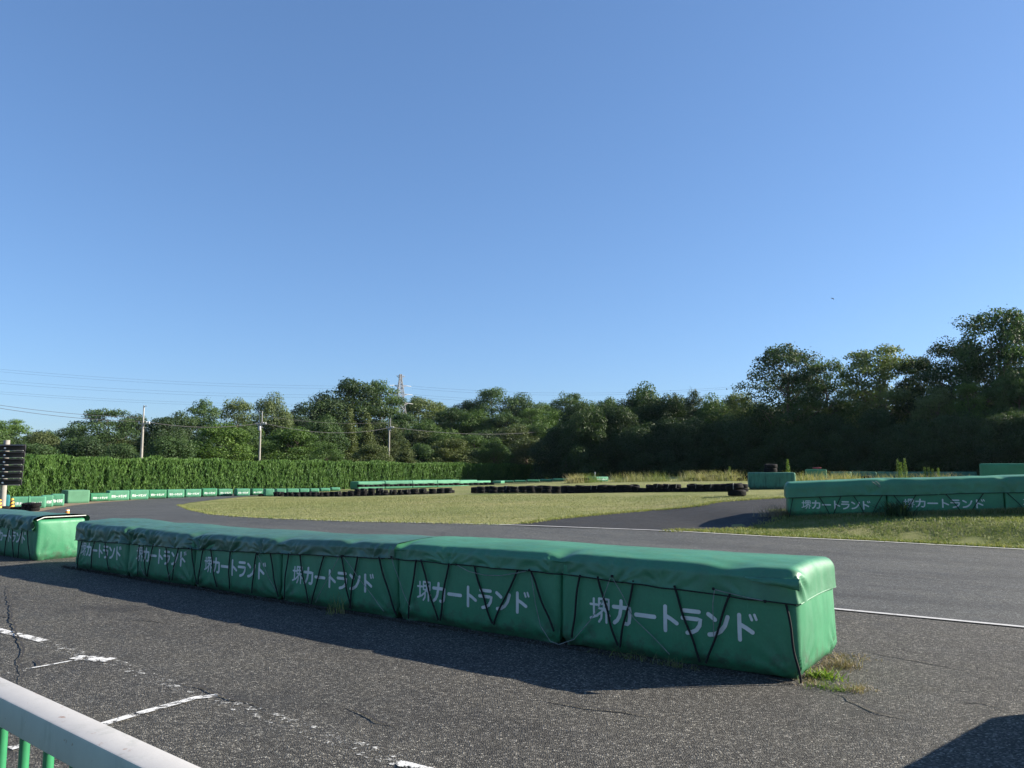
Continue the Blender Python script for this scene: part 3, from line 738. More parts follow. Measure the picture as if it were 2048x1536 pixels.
# the row on the grass bank at right
R0 = np.array(H2(1577, 1034)); R2 = np.array([12.6, R0[1] - 1.7]); RU = (R2 - R0) / np.linalg.norm(R2 - R0); RZ3 = math.atan2(RU[1], RU[0]); RLb = float(np.linalg.norm(at(1765, 1030, R0[1] - .2)[:2] - R0))
RZt = [tz(*(R0 + RU * s)) for s in (0, 2, 4, 6, 8)]
rH = (1034 - 968) / F * R0[1]
RB = [0, RLb, RLb * 2.10, RLb * 3.25]
for i in range(3):
    sc = (RB[i] + RB[i + 1]) / 2; p = R0 + RU * sc; L = RB[i + 1] - RB[i] - .02
    t = thing('foam_barrier', ['lettered foam block at the left end of the barrier on the grass bank', 'middle lettered foam block of the grass bank barrier, shrub at its foot', 'lettered foam block cut by the right picture edge on the grass bank'][i], 'foam barrier', (p[0], p[1], tz(*p) - .04), RZ3, 'foam blocks of the grass bank barrier')
    me, surf = make_block('body', L, 1.15, rH - .02, M['block'], 70 + i, .045, 1.0); link('body', me, M['block'], t)
    lettering(-L * .36, rH * .22, .205, L * .70, surf, 'lettering', M['letter'], t)
cov3 = thing('tarp_cover', 'green cover sheet along the barrier on the grass bank', 'tarpaulin', (R0[0], R0[1], RZt[0] - .04), RZ3)
gz = interp([0, 2, 4, 6, 8], [z - RZt[0] for z in RZt])
c3top = lambda x: gz(x) + rH + .015 + .02 * noise(np.asarray(x) * .9, 4, 5); c3hem = lambda x: gz(x) + rH * .60 + .02 * noise(np.asarray(x) * .7, 9, 5)
cover('sheet', -.03, RB[3], -.03, 1.18, c3top, c3hem, M['tarp'], cov3, [.5, 1.2, 1.9, 2.6, 3.4, 4.1, 5.0, 6.0], (True, True), .035, .08, 41, (.006, .010), .008, [(RB[1], .03, .12), (RB[2], .04, .12)])
for sa, sb in ((.12, .02), (.75, 1.0), (1.25, 1.05), (1.55, 1.8), (2.2, 1.95), (2.45, 2.75), (2.95, 2.7), (3.6, 3.95), (4.4, 4.1), (4.9, 5.3), (5.7, 5.4)):
    g = float(gz(sa)); mb = MB(); mb.tube([(sa, -.05, g + rH * .6), ((sa + sb) / 2, -.06, g + rH * .35), (sb, -.04, g + .03)], .010, 6); mb.build('lashing_rope', M['rope'], cov3)
mb = MB(); mb.tube([(x, -.055, float(c3hem(x)) - .004) for x in np.linspace(0, RB[3], 60)], .007, 5); mb.build('hem_rope', M['rope'], cov3)
mb = MB(); mb.tube([(RB[1] - .25 + .1 * math.sin(t_ * 2), -.05 - .01, float(c3top(RB[1])) - .02 - t_ * .16 if t_ < 1 else float(c3top(RB[1])) - .18 + (t_ - 1) * .15) for t_ in np.linspace(0, 2, 12)], .007, 5); mb.build('thin_cord', M['cord'], cov3)

# ------------------------------------------------------------------ far blocks
def far_block(px0, px1, pyt, pyb, label, mat, letters=True, W=.9, rz=0.0, letter_mat='letter_bright', group=None, depth=None, wscale=1.0, amp=.8):
    p = hit((px0 + px1) / 2, pyb) if depth is None else at((px0 + px1) / 2, pyb, depth)
    if depth is not None: p[2] = tz(p[0], p[1])
    Y = p[1]; L = (px1 - px0) / F * Y / max(.35, abs(math.cos(rz - math.atan2(-p[0], p[1])))) * wscale; H = max(.3, (at(px0, pyt, Y)[2] - p[2]))
    t = thing('foam_barrier', label, 'foam barrier', (p[0], p[1], p[2] - .02), rz, group)
    me, surf = make_block('body', L, W, H, mat, int(px0) % 97, max(.05, L / 24), amp, .05); link('body', me, mat, t)
    if letters: lettering(-L * .38, H * .32, H * .25, L * .76, surf, 'lettering', M[letter_mat], t, step=.06)
    return t
gB = 'lettered foam blocks along the outside of the far bend'
RZB = .74
far_block(-40, 13, 990, 1016, 'teal foam block at the left picture edge under the signal board', M['teal'], True, .9, .58, group=gB)
far_block(27, 86, 993, 1017, 'pale foam block with slack folds behind the striped bollard', M['block_pale'], True, .9, .58, group=gB)
far_block(84, 104, 990, 1014, 'narrow foam block touching the folded pale block', M['block_pale'], True, .9, .58, group=gB)
far_block(104, 126, 987.5, 1012, 'narrow foam block touching the tall blank block on its left', M['block_pale'], True, .9, .58, group=gB)
far_block(137, 176, 980, 1006, 'tall blank pale green block without lettering in the far bend', M['plainbox'], False, 1.6, RZB, group=None, amp=.15)
ordn = ['first', 'second', 'third', 'fourth', 'fifth', 'sixth', 'seventh', 'eighth', 'ninth', 'tenth', 'eleventh', 'twelfth', 'thirteenth', 'fourteenth', 'fifteenth', 'sixteenth']
bl = [(183, 218, 986, 1002.5), (220, 256, 980.5, 1001), (261, 295, 979.5, 999), (299, 331, 979, 997), (336, 367, 978.5, 995.5), (372, 401, 978, 994), (406, 433, 976.5, 993), (438, 464, 977.5, 991.5), (474, 499, 977, 991.5), (505, 526, 977, 990)]
for i, (a, b, c, d) in enumerate(bl):
    far_block(a, b, c, d, f'{ordn[i]} lettered foam block to the right of the tall blank block in the far bend', M['block_pale'] if i % 3 else M['block'], True, .9, RZB - .018 * i, group=gB)
hx = [(531, 548), (553, 572), (575, 597), (600, 618), (621, 638), (642, 660), (663, 680)]
for i, (a, b) in enumerate(hx):
    far_block(a, b, 977.3 - i * .15, 986, f'{ordn[i]} of the pale blocks peeping over the left tyre wall, counted from the left', M['block_pale'], False, .9, .5, group='blocks peeping over the tyre wall', depth=60 + i * 2.5)
# long pale cover in the middle distance, curving away
gm = 'pale foam blocks of the long curved middle barrier'
mp = [(716, 76), (770, 78), (825, 80), (875, 83), (920, 86), (955, 90), (982, 95)]
for i in range(6):
    a = at(mp[i][0], 960, mp[i][1]); b = at(mp[i + 1][0], 960, mp[i + 1][1]); ca = (a + b) / 2; ang = math.atan2(b[1] - a[1], b[0] - a[0])
    ytop = [963, 961.5, 960.5, 960, 960.3, 961.5][i]
    zt_ = at(ca[0] / ca[1] * F + 1024, ytop, ca[1])[2]; zb = tz(ca[0], ca[1]); H = max(.75, zt_ - zb); L = float(np.linalg.norm((b - a)[:2]))
    t = thing('foam_barrier', f'{ordn[i]} pale block from the dark left end of the long curved barrier in mid field', 'foam barrier', (ca[0], ca[1], zt_ - H), ang, gm)
    me, surf = make_block('body', L, 1.6, H, M['block_pale'], 33 + i, .09, .6, .09); link('body', me, M['block_pale'], t)
far_block(985, 1002, 961.5, 971, 'small rounded pale block just past the long curved barrier', M['block_pale'], False, 2.2, -.2, depth=97)
for i, (a, b) in enumerate([(1003, 1027), (1030, 1052), (1055, 1079), (1082, 1105), (1108, 1131), (1134, 1158)]):
    far_block(a, b, 961.0 - i * .15, 967.2, f'{ordn[i]} of the low shaded blocks at the foot of the hedge, from the left', M['block'], False, .9, 0.15, group='shaded blocks below the hedge', depth=100 - i * 2)
sb = far_block(1191, 1217, 953, 964.5, 'sunlit green block with white lettering beside the feathery weed tuft', M['block_pale'], True, 1.6, .55, depth=70)
p = at(1190, 953, 70.4); mb = MB(); mb.tube([(p[0], p[1], tz(p[0], p[1])), (p[0], p[1], p[2] + .42)], .05, 8); tag(mb.build('marker_post', M['steel']), 'short grey post sticking up behind the sunlit lettered block', 'post')
mid = far_block(1500, 1589, 944, 977.5, 'weather stained green block standing alone at the end of the tyre wall, tyres on top', M['block_old_shade'], False, 1.3, -.27, amp=.5)
far_block(1612, 1652, 938.5, 949, 'small green block with a red bar on top among the weeds', M['block'], False, 1.0, -.36, depth=56)
p = at(1634, 936, 56.4); mb = MB(); mb.box((0, 0, 0), (.62, .10, .09), .02); mb.box((.05, 0, -.17), (.07, .07, .27), .01); o = mb.build('red_bar', M['red']); o.location = (p[0], p[1], p[2]); tag(o, 'faded red bar resting on the small green block', 'bar')
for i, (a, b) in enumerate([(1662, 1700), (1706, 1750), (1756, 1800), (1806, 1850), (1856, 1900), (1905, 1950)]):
    far_block(a, b, 943.0, 948, f'{ordn[i]} of the low shaded blocks beneath the dark trees, from the left', M['block_old_shade'], False, .9, -.46, group='shaded blocks below the dark trees', depth=71)  # darker stained fabric stands in for tree shade on this row
far_block(1967, 2046, 926, 950, 'large green block with pale sheet on top behind the grass bank barrier', M['block'], False, 1.0, -.56, depth=34)

# ------------------------------------------------------------------ tyres
def tyre_mesh():
    mb = MB(); R, w = .30, .095; prof = []
    for r, z in [(.175, -.075), (.19, -.092), (.235, -.100), (.272, -.092), (.292, -.074), (.300, -.060), (.300, -.032), (.291, -.030), (.291, -.022), (.301, -.020), (.301, -.004), (.292, -.003), (.292, .003), (.301, .004), (.301, .020), (.291, .022), (.291, .030), (.300, .032), (.300, .060), (.292, .074), (.272, .092), (.235, .100), (.19, .092), (.175, .075), (.19, .06), (.25, .05), (.262, 0), (.25, -.05), (.19, -.06), (.175, -.075)]:
        prof.append((r, z + .1))
    mb.lathe(prof, 26); return mb
ty = tyre_mesh().build('tyre', M['rubber']); TY = ty.data
band = MB(); band.tube([(.305, -.02, .0), (.312, 0, .1), (.305, .02, .2), (.2, .02, .212)], .018, 5); bandm = band.build('strap', M['strap']); BAND = bandm.data
bpy.data.objects.remove(bandm); bpy.data.objects.remove(ty)
tyre_rng = random.Random(4)
def put_tyre(x, y, z, label, group, tilt=(0, 0), s=1.0, strap=False, rz=None):
    o = bpy.data.objects.new('tyre', TY); C.objects.link(o); o.location = (x, y, z)
    o.rotation_euler = (tilt[0], tilt[1], tyre_rng.uniform(0, 6.28) if rz is None else rz); o.scale = (s, s, s * tyre_rng.uniform(.95, 1.12))
    tag(o, label, 'tyre', group)
    if strap:
        b = bpy.data.objects.new('strap', BAND); C.objects.link(b); b.parent = o; b.rotation_euler = (0, 0, -o.rotation_euler[2] - math.pi / 2 + tyre_rng.uniform(-.5, .5))
    return o
def tyre_wall(a, b, n, label, group, levels, depth2=False, s=1.0, gapf=None):
    pa = hit(*a); pb = hit(*b)
    for i in range(n):
        f = (i + .5) / n; x = pa[0] + (pb[0] - pa[0]) * f + tyre_rng.uniform(-.05, .05); y = pa[1] + (pb[1] - pa[1]) * f + .3 + tyre_rng.uniform(-.08, .08)
        lv = levels(f); z = tz(x, y) - .03
        for k in range(lv):
            tl = (tyre_rng.uniform(-.06, .06), tyre_rng.uniform(-.06, .06)) if k < lv - 1 or tyre_rng.random() > .3 else (tyre_rng.uniform(-.2, .2), tyre_rng.uniform(-.2, .2))
            ss = s * tyre_rng.uniform(.94, 1.06)
            put_tyre(x + tyre_rng.uniform(-.03, .03), y + tyre_rng.uniform(-.03, .03), z, label + (', on the ground' if k == 0 else ', stacked on another tyre'), group, tl, ss, strap=(k == lv - 1 and tyre_rng.random() < .35))
            z += .198 * ss
        if depth2:
            put_tyre(x + .1, y + .62, tz(x, y) - .03, label + ', back row', group, (0, 0), s)
def lvA(f): return 3 if .60 < f < .70 else 2
tyre_wall((516, 991), (905, 985.5), 30, 'worn tyre of the left tyre wall', 'tyres of the left infield tyre wall', lambda f: 1 if f < .06 else (3 if .58 < f < .70 else 2), True, s=.80)
tyre_wall((944, 985.5), (1140, 985.5), 13, 'worn tyre in the tightly packed half of the middle tyre wall', 'tyres of the middle infield tyre wall', lambda f: 2, s=.82)
tyre_wall((1140, 985.5), (1498, 982), 22, 'worn tyre in the loosely spaced half of the middle tyre wall', 'tyres of the right infield tyre wall', lambda f: 1 if (abs(f - .42) < .03 or abs(f - .66) < .03) else 2, s=.82)
p = hit(1474, 991)
put_tyre(p[0], p[1], p[2] - .02, 'big lone black tyre on the grass before the tyre wall, underneath another', None, (.02, 0), 1.05)
put_tyre(p[0] - .06, p[1], p[2] + .19, 'black tyre tilted on top of the lone tyre before the tyre wall', None, (.10, .22), 1.02, True)
mz = mid.location; mh = (at(1540, 944, mz[1])[2])
x_ = at(1549, 944, mz[1])[0]
put_tyre(x_, mz[1] + .55, mh - .03, 'black tyre lying on top of the stained green block, lower one', None, (0, 0), 1.0)
put_tyre(x_ + .03, mz[1] + .55, mh + .18, 'black tyre lying on top of the stained green block, upper one', None, (.05, .06), .97)
for i, px in enumerate(range(722, 985, 10)):
    Y = 71 + i * .6; q_ = at(px, 968, Y); zt_ = tz(q_[0], q_[1])
    put_tyre(q_[0], q_[1], at(px, 970.5 - i * .15, Y)[2] - .16, 'small dark tyre at the foot of the long curved barrier', 'tyres along the long curved barrier', (0, 0), 1.0 + .3 * tyre_rng.random())
for px, Y in ((1157, 66), (1164, 66.2), (1172, 66)):
    q_ = at(px, 960, Y); put_tyre(q_[0], q_[1], tz(q_[0], q_[1]), 'dark tyre in front of the feathery weed tuft', 'tyres by the weed tuft')
    if px != 1164: put_tyre(q_[0], q_[1], tz(q_[0], q_[1]) + .2, 'dark tyre stacked in front of the feathery weed tuft', 'tyres by the weed tuft')
for px, Y, n in ((1385, 60, 1), (1405, 60, 1), (1421, 60, 2), (1432, 60, 2), (1452, 59, 1), (1466, 59, 2), (1482, 58, 1), (1492, 58, 2), (1640, 57, 1), (1650, 57, 1), (1725, 50, 1), (1733, 50, 2), (1830, 47, 1), (1845, 46, 2), (1860, 46, 1), (1880, 45, 1), (1893, 45, 1), (1908, 44, 1), (1925, 43, 2), (1938, 43, 2), (1950, 42, 2), (1968, 41, 1), (1985, 40, 1), (2003, 40, 1), (2020, 39, 1), (2036, 39, 1)):
    q_ = at(px, 955, Y)
    for k in range(n): put_tyre(q_[0], q_[1], tz(q_[0], q_[1]) + .2 * k - .03, 'dark tyre among the tall weeds below the trees' if px < 1700 else 'dark tyre in the heap behind the grass bank barrier', 'tyres among the weeds' if px < 1700 else 'tyres behind the grass bank barrier', (tyre_rng.uniform(-.15, .15), tyre_rng.uniform(-.15, .15)), 1.05)
for px, Y in ((1608, 28), (1617, 28), (1636, 28)):
    q_ = at(px, 963, Y); put_tyre(q_[0], q_[1], tz(q_[0], q_[1]) + .1, 'dark tyre just showing over the left end of the grass bank barrier', 'tyres over the bank barrier', (.1, .1))
for px, py, up in ((34, 1022, 0), (44, 1022, 0), (56, 1022, 0), (66, 1022, 0), (56, 1022, 1), (69, 1022, 1), (8, 1021, 0)):
    q_ = hit(px, py); put_tyre(q_[0], q_[1], q_[2] + .19 * up, 'black tyre heaped beside the striped bollard, ' + ('upper' if up else 'on the asphalt'), 'tyres beside the striped bollard', (.1 * up, 0))

# ------------------------------------------------------------------ bollards, cone, signal board
def bollard(px, py, label):
    q_ = hit(px, py); h = 25.0 / F * q_[1]; r = h * .20
    t = thing('bollard', label, 'bollard', q_, 0, 'striped bollards at the left')
    mb = MB(); mb.lathe([(r * 1.25, 0), (r * 1.2, h * .06), (r, h * .08), (r * .62, h * .88), (r * .5, h * .97), (0, h)], 20); mb.build('body', M['yellow'], t)
    mb = MB()
    for k in range(3):
        z0 = h * (.12 + k * .27); vs = []; fs = []; n = 20
        for j in range(n + 1):
            a = 2 * math.pi * j / n; zz = z0 + h * .10 * math.cos(a)
            for dz in (0, h * .12):
                z = min(h * .93, zz + dz); rr = r + (r * .62 - r) * (z / h - .08) / .8 + .004; vs.append((rr * math.cos(a), rr * math.sin(a), z))
        for j in range(n): fs.append((2 * j, 2 * j + 2, 2 * j + 3, 2 * j + 1))
        mb.add(vs, fs)
    mb.build('stripe', M['black'], t)
bollard(23, 1022, 'yellow and black striped bollard beside the heaped tyres')
bollard(-2, 1024, 'yellow and black striped bollard cut by the left picture edge')
q_ = hit(134, 1035); h = 15 / F * q_[1]
t = thing('traffic_post', 'small orange post on the track beyond the left barrier', 'post', q_)
mb = MB(); mb.lathe([(h * .55, 0), (h * .55, h * .08), (h * .32, h * .1), (h * .24, h * 1.02), (h * .16, h * 1.06), (0, h * 1.07)], 18); mb.build('body', M['orange'], t)
mb = MB(); mb.lathe([(h * .262, h * .86), (h * .248, h * 1.0)], 18); mb.build('band', M['hemrope'], t)
p = hit(57, 1021); mb = MB(); mb.tube([(0, 0, 0), (0, 0, .75)], [.10, .035], 8); o = mb.build('marker_cone', M['block']); o.location = tuple(p); tag(o, 'slim dark green cone standing among the heaped tyres', 'cone')

D = 43.0
bp = at(5, 930, D); sbd = thing('signal_board', 'black board of six hooded rows on a white pole at the left picture edge', 'signal board', (bp[0], bp[1], tz(bp[0], bp[1])), .06)
zb = lambda py: at(5, py, D)[2] - tz(bp[0], bp[1])
mb = MB(); mb.tube([(0, .25, 0), (0, .25, zb(880))], .16, 14); mb.build('pole', M['concrete'], sbd)
hw = 42 / F * D
for k in range(6):
    zt_ = zb(889 + k * 13.8); zl = zb(889 + (k + .88) * 13.8); hh = MB(); w0 = hw * (1 - .015 * k)
    vs = [(-w0, -.02, zt_), (w0, -.02, zt_), (w0, -.30, zt_ - .06), (-w0, -.30, zt_ - .06)]
    hh.add(vs + [(x, y, z - .03) for x, y, z in vs], [(0, 1, 2, 3), (7, 6, 5, 4), (0, 4, 5, 1), (1, 5, 6, 2), (2, 6, 7, 3), (3, 7, 4, 0)]); hh.build('hood', M['black'], sbd, False)
    bk = MB(); bk.box((0, .02, (zt_ + zl) / 2), (2 * w0, .08, zt_ - zl), .01); bk.build('back_panel', M['black'], sbd)
    tr = MB(); tr.box((0, -.06, zl), (2 * w0 * .94, .10, .03), .01); tr.build('tray', M['steel'], sbd)
    lp = MB(); lp.lathe([(0, .05), (.045, .035), (.06, 0), (.045, -.035), (0, -.05)], 12, (.22, -.26, zl + .13)); lp.build('lamp', M['lamp'], sbd)

# ------------------------------------------------------------------ railing
ra, rb = np.array([-1.482, 2.306]), np.array([-.617, 1.62]); rd = (rb - ra) / np.linalg.norm(rb - ra); rn = np.array([rd[1], -rd[0]])
if rn[1] > 0: rn = -rn
RT, RWd, RH = 1.05, .078, .075
rmid = (ra + rb) / 2 + rn * RWd / 2
rail = thing('railing', 'white topped railing with green balusters at the lower left corner', 'railing', (rmid[0], rmid[1], -.018), math.atan2(rd[1], rd[0]))
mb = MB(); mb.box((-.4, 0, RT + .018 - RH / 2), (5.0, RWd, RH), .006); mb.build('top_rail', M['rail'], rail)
mb = MB(); mb.box((-.4, 0, .16), (5.0, .045, .05), .004); mb.build('bottom_rail', M['greentube'], rail)
for k in range(-34, 26):
    x = .06 + k * .150
    if -2.85 < x < 2.05:
        mb = MB(); mb.tube([(x, 0, .185), (x, 0, RT + .018 - RH + .001)], .0125, 12, False); mb.build('baluster', M['greentube'], rail)
for x in (-2.6, 2.0):
    mb = MB(); mb.box((x, 0, .49), (.06, .05, .98), .005); mb.build('post', M['greentube'], rail)

# unseen block added outside the frame, shaped to cast the rounded lower right shadow
t = thing('foam_barrier', 'unseen green block added beyond the right picture edge to cast the lower right shadow', 'foam barrier', (5.05, 4.05, -.018), math.radians(40))
me, surf = make_block('body', 2.0, 1.3, .82, M['block'], 91, .05, 1.0, .16); link('body', me, M['block'], t)

# ------------------------------------------------------------------ weeds round the near blocks
def clump(name, label, x, y, n, spread, hmin, hmax, w, mat, seed, lean=.5, cat='weed', group=None, stretch=(1, 1), rz=0):
    r = np.random.default_rng(seed); xy = r.normal(0, spread, (n, 2)) * np.array(stretch); c, s = math.cos(rz), math.sin(rz)
    xy = np.stack([xy[:, 0] * c - xy[:, 1] * s, xy[:, 0] * s + xy[:, 1] * c], -1)
    o = blades(name, xy, hmin, hmax, w, mat, lean, None, cat, None, seed, None, 0, 0.0); o.location = (x, y, tz(x, y) - .015)
    tag(o, label, cat, group); return o
wp = lambda px, py: H2(px, py)
a = wp(1645, 1352); clump('weed_clump', 'bright green weed tuft at the sunlit corner of the near barrier', a[0], a[1], 150, .045, .03, .10, .016, M['weed_green'], 1, .7, stretch=(1.6, .8), rz=-.4)
a = wp(1660, 1372); clump('weed_clump', 'low straggly weeds trailing before the sunlit block end', a[0], a[1], 160, .075, .015, .07, .008, M['weed_green'], 2, 1.0, stretch=(1.3, .6), rz=-.55)
a = wp(1690, 1330); clump('weed_clump', 'rusty dry weeds at the back corner of the sunlit block end', a[0], a[1], 200, .055, .03, .12, .006, M['weed_dry'], 3, .7)
a = wp(1655, 1345); clump('weed_clump', 'dry stalks along the foot of the sunlit block end', a[0], a[1], 120, .09, .02, .10, .005, M['weed_dry'], 4, 1.1, stretch=(.5, 2.0), rz=-.6)
a = wp(1712, 1378); clump('weed_clump', 'thin dry stalks standing apart right of the near barrier', a[0], a[1], 45, .04, .03, .12, .005, M['weed_dry'], 5, .6)
a = wp(1250, 1312); clump('weed_clump', 'sparse shaded weeds under the nearest lettered block', a[0], a[1], 70, .10, .03, .10, .006, M['weed'], 6, .8, stretch=(1.5, .3), rz=RZ)
a = wp(1355, 1330); clump('weed_clump', 'shaded weed tuft right of the middle of the nearest block', a[0], a[1], 90, .08, .03, .10, .006, M['weed'], 7, .8, stretch=(1.6, .3), rz=RZ)
a = wp(675, 1224); clump('weed_clump', 'tall thin shaded weed before the third block', a[0], a[1], 40, .05, .08, .30, .007, M['weed'], 8, .3)
pts = [C0 + UD * s - ND2 * .02 for s in (0, 12)]
blades('foot_litter', along(pts, 2600, .03, 9) - ND2 * .05, .01, .04, .008, M['litter'], 1.0, 'dead grass and litter along the foot of the near barrier', 'grass', None, 9, lift=-.0)
e0, e1 = C0 + np.array([.03, -.03]), C0 + ND2 * 1.12 + np.array([.03, 0])
blades('end_litter', np.concatenate([along([e0, e1], 500, .035, 61), along([e0, e0 + np.array([.45, -.18])], 130, .05, 62), along([e1, e1 + np.array([.2, -.15])], 80, .08, 63)]), .008, .035, .007, M['weed_dry'], 1.5, 'dry litter along the foot of the sunlit block end', 'litter', None, 64)
# grass bank barrier
a = H2(1555, 1031); clump('weed_clump', 'straw coloured tall grass at the left end of the grass bank barrier', a[0], a[1], 320, .14, .08, .38, .010, M['weed_dry'], 11, .5, stretch=(1.6, .6))
a = R0 + RU * (RB[1] + .1) + np.array([0, -.25]); clump('weed_clump', 'dark leafy shrub growing against the grass bank barrier', a[0], a[1], 260, .16, .08, .42, .03, M['leaf_dark'], 12, .6)
blades('bank_weeds', along([R0 + np.array([.1, -.12]), R0 + RU * 7 + np.array([0, -.12])], 3800, .08, 13), .05, .22, .010, M['weed'], .5, 'uncut weeds along the foot of the grass bank barrier', 'grass', None, 13)
# tall weeds below the trees
def weed_band(name, px0, px1, Y0, Y1, n, h0, h1, seed, label, mat='weed'):
    r = np.random.default_rng(seed); f = r.uniform(0, 1, n); Y = Y0 + (Y1 - Y0) * f + r.normal(0, .5, n); X = ((px0 + (px1 - px0) * f) - 1024) / F * Y
    hmul = .55 + .75 * np.clip(.5 + fbm(f * (px1 - px0) / 22, f * 0, seed, 3) * 1.3, 0, 1.2)
    xy = np.stack([X, Y], -1); rr = np.random.default_rng(seed + 1)
    tn = np.clip(.62 + .7 * fbm(f * (px1 - px0) / 18, f * 0 + 3, seed + 3, 2) + rr.normal(0, .15, n), 0, 1)
    xy = xy + rr.normal(0, 1.0, xy.shape) * np.array([.25, 1.0]); k_ = rr.random(n) < np.clip(1.6 * hmul - 1.05, .03, 1); xy = xy[k_]; tn = tn[k_]
    return blades(name, xy, h0, h1 * 1.45, .026, M[mat], .42, label, 'weeds', tn, seed, hpow=2.2)
weed_band('tall_weeds', 1140, 1196, 67, 67, 2600, .2, .62, 21, 'feathery tuft of tall weeds left of the sunlit lettered block')
weed_band('tall_weeds', 1226, 1480, 64, 59, 6500, .15, .62, 22, 'long band of tall sunlit weeds in front of the dark trees')
weed_band('tall_weeds', 1590, 1690, 52, 50, 2300, .15, .55, 23, 'tall weeds round the small green block with the red bar')
weed_band('tall_weeds', 1690, 1900, 49, 44, 4200, .12, .50, 24, 'leafy weeds behind the grass bank barrier')
def stalk(px, pyt, Y, label, w=.10):
    q_ = at(px, pyt, Y); b = tz(q_[0], q_[1]); h = q_[2] - b
    t = thing('tall_weed', label, 'weed', (q_[0], q_[1], b), 0, 'tall flowering weeds')
    mb = MB(); mb.tube([(0, 0, 0), (.03, 0, h * .5), (0, 0, h)], [.03, .022, .008], 6); mb.build('stem', M['weed_green'], t)
    r = np.random.default_rng(int(px)); n = 220; zz = h * r.uniform(.12, 1, n); rad = w * (1.25 - zz / h) * 1.5 * r.uniform(.3, 1, n) + .02; a = r.uniform(0, 6.28, n)
    P = np.stack([rad * np.cos(a), rad * np.sin(a), zz], -1); V = []; Q = []
    for i in range(n):
        d1 = r.normal(0, 1, 3); d1 /= np.linalg.norm(d1); d2 = np.cross(d1, [0, 0, 1]); s_ = .05
        V += [P[i] - d1 * s_, P[i] + d2 * s_ * .5, P[i] + d1 * s_, P[i] - d2 * s_ * .5]; Q.append([4 * i, 4 * i + 1, 4 * i + 2, 4 * i + 3])
    link('leaves', mesh_np('leaves', np.array(V), np.array(Q), False, np.repeat(r.uniform(0, 1, n), 4)), M['weed_green'], t)
stalk(1459, 933, 60, 'single tall weed standing above the weed band left of the stained block')
stalk(1575, 919, 40, 'tall weed spike behind the right end of the stained block')
stalk(1795, 917, 46, 'tall weed spike rising highest behind the grass bank barrier, left of a pair')
stalk(1809, 917, 46, 'tall weed spike rising highest behind the grass bank barrier, right of a pair')
stalk(1801, 925, 46.3, 'shorter weed spike between the pair of tall spikes')
for i, (px, py) in enumerate([(1849, 934), (1857, 935), (1865, 938), (1876, 936)]):
    stalk(px, py, 45, ['leftmost', 'second', 'third', 'rightmost'][i] + ' of four low weed spikes right of the tall pair', .08)

# ------------------------------------------------------------------ hedge
def hedge():
    # plan line of the hedge from left to right
    A = at(-80, 935, 49)[:2]; B = at(1175, 935, 140)[:2]; d = (B - A); L = np.linalg.norm(d); d = d / L; nrm = np.array([d[1], -d[0]])
    ts = np.linspace(0, 1, 60); zt_ = []
    for t_ in ts:
        p = A + (B - A) * t_; px = 1024 + F * p[0] / p[1]; py = 919 + (934 - 919) * np.clip((px - 50) / 1070, -.1, 1.1); zt_.append(at(px, py, p[1])[2])
    zt_ = np.array(zt_); th = 1.3
    root = thing('hedge', 'long clipped conifer hedge behind the far bend', 'hedge', (A[0], A[1], tz(*A)))
    O = np.array([A[0], A[1], tz(*A)])
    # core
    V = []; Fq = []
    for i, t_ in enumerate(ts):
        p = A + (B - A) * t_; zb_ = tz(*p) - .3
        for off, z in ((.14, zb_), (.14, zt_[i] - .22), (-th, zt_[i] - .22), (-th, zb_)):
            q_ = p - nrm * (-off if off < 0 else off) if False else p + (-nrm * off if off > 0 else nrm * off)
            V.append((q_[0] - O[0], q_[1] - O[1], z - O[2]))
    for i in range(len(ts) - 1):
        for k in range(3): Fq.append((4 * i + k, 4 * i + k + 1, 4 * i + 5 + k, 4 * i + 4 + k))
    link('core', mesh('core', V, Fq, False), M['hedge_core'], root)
    r = np.random.default_rng(12); n = 170000
    u = r.uniform(0, 1, n) ** 1.35; top = r.random(n) < .16
    s = u * L; v = np.where(top, 1.0, r.uniform(0, 1, n) ** .9)
    P = A + np.outer(s, d); zb_ = terrain(P[:, 0], P[:, 1]) - .1; zz_ = np.interp(u, ts, zt_)
    z = zb_ + (zz_ - zb_) * v + np.where(top, r.uniform(-.15, .22, n) * (1 + .8 * fbm(s * .9, s * 0, 15)) + .16 * fbm(s * .35, s * 0, 5), 0)
    dep = np.where(top, r.uniform(-.9, .1, n), .12 * fbm(s * 1.2, z * 1.1, 7) + .20 * fbm(s * 4.2, z * 1.7, 17, 2) + r.uniform(-.12, .08, n))
    P = P + nrm * dep[:, None]
    h = r.uniform(.09, .24, n) * (1 + u * .8); w = r.uniform(.025, .055, n) * (1 + u)
    an = r.uniform(-.9, .9, n); ax = d[None, :] * np.cos(an)[:, None] + nrm[None, :] * np.sin(an)[:, None]
    tilt = r.normal(0, .35, (n, 2)) * h[:, None]; outw = nrm * (h * .25)[:, None]
    c = np.stack([P[:, 0], P[:, 1], z], -1) - O
    up = np.stack([tilt[:, 0] + outw[:, 0], tilt[:, 1] + outw[:, 1], h], -1)
    side = np.stack([ax[:, 0] * w, ax[:, 1] * w, np.zeros(n)], -1)
    Vv = np.stack([c - side * .6 - up * .4, c + side * .6 - up * .4, c + side * .9 + up * .2, c + up * .75, c - side * .9 + up * .2], 1).reshape(-1, 3)
    Qd = np.arange(n * 5).reshape(-1, 5)
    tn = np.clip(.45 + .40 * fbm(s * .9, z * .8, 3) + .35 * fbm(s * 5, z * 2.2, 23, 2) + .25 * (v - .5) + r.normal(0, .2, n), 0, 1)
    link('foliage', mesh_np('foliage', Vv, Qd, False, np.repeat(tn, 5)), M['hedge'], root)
hedge()

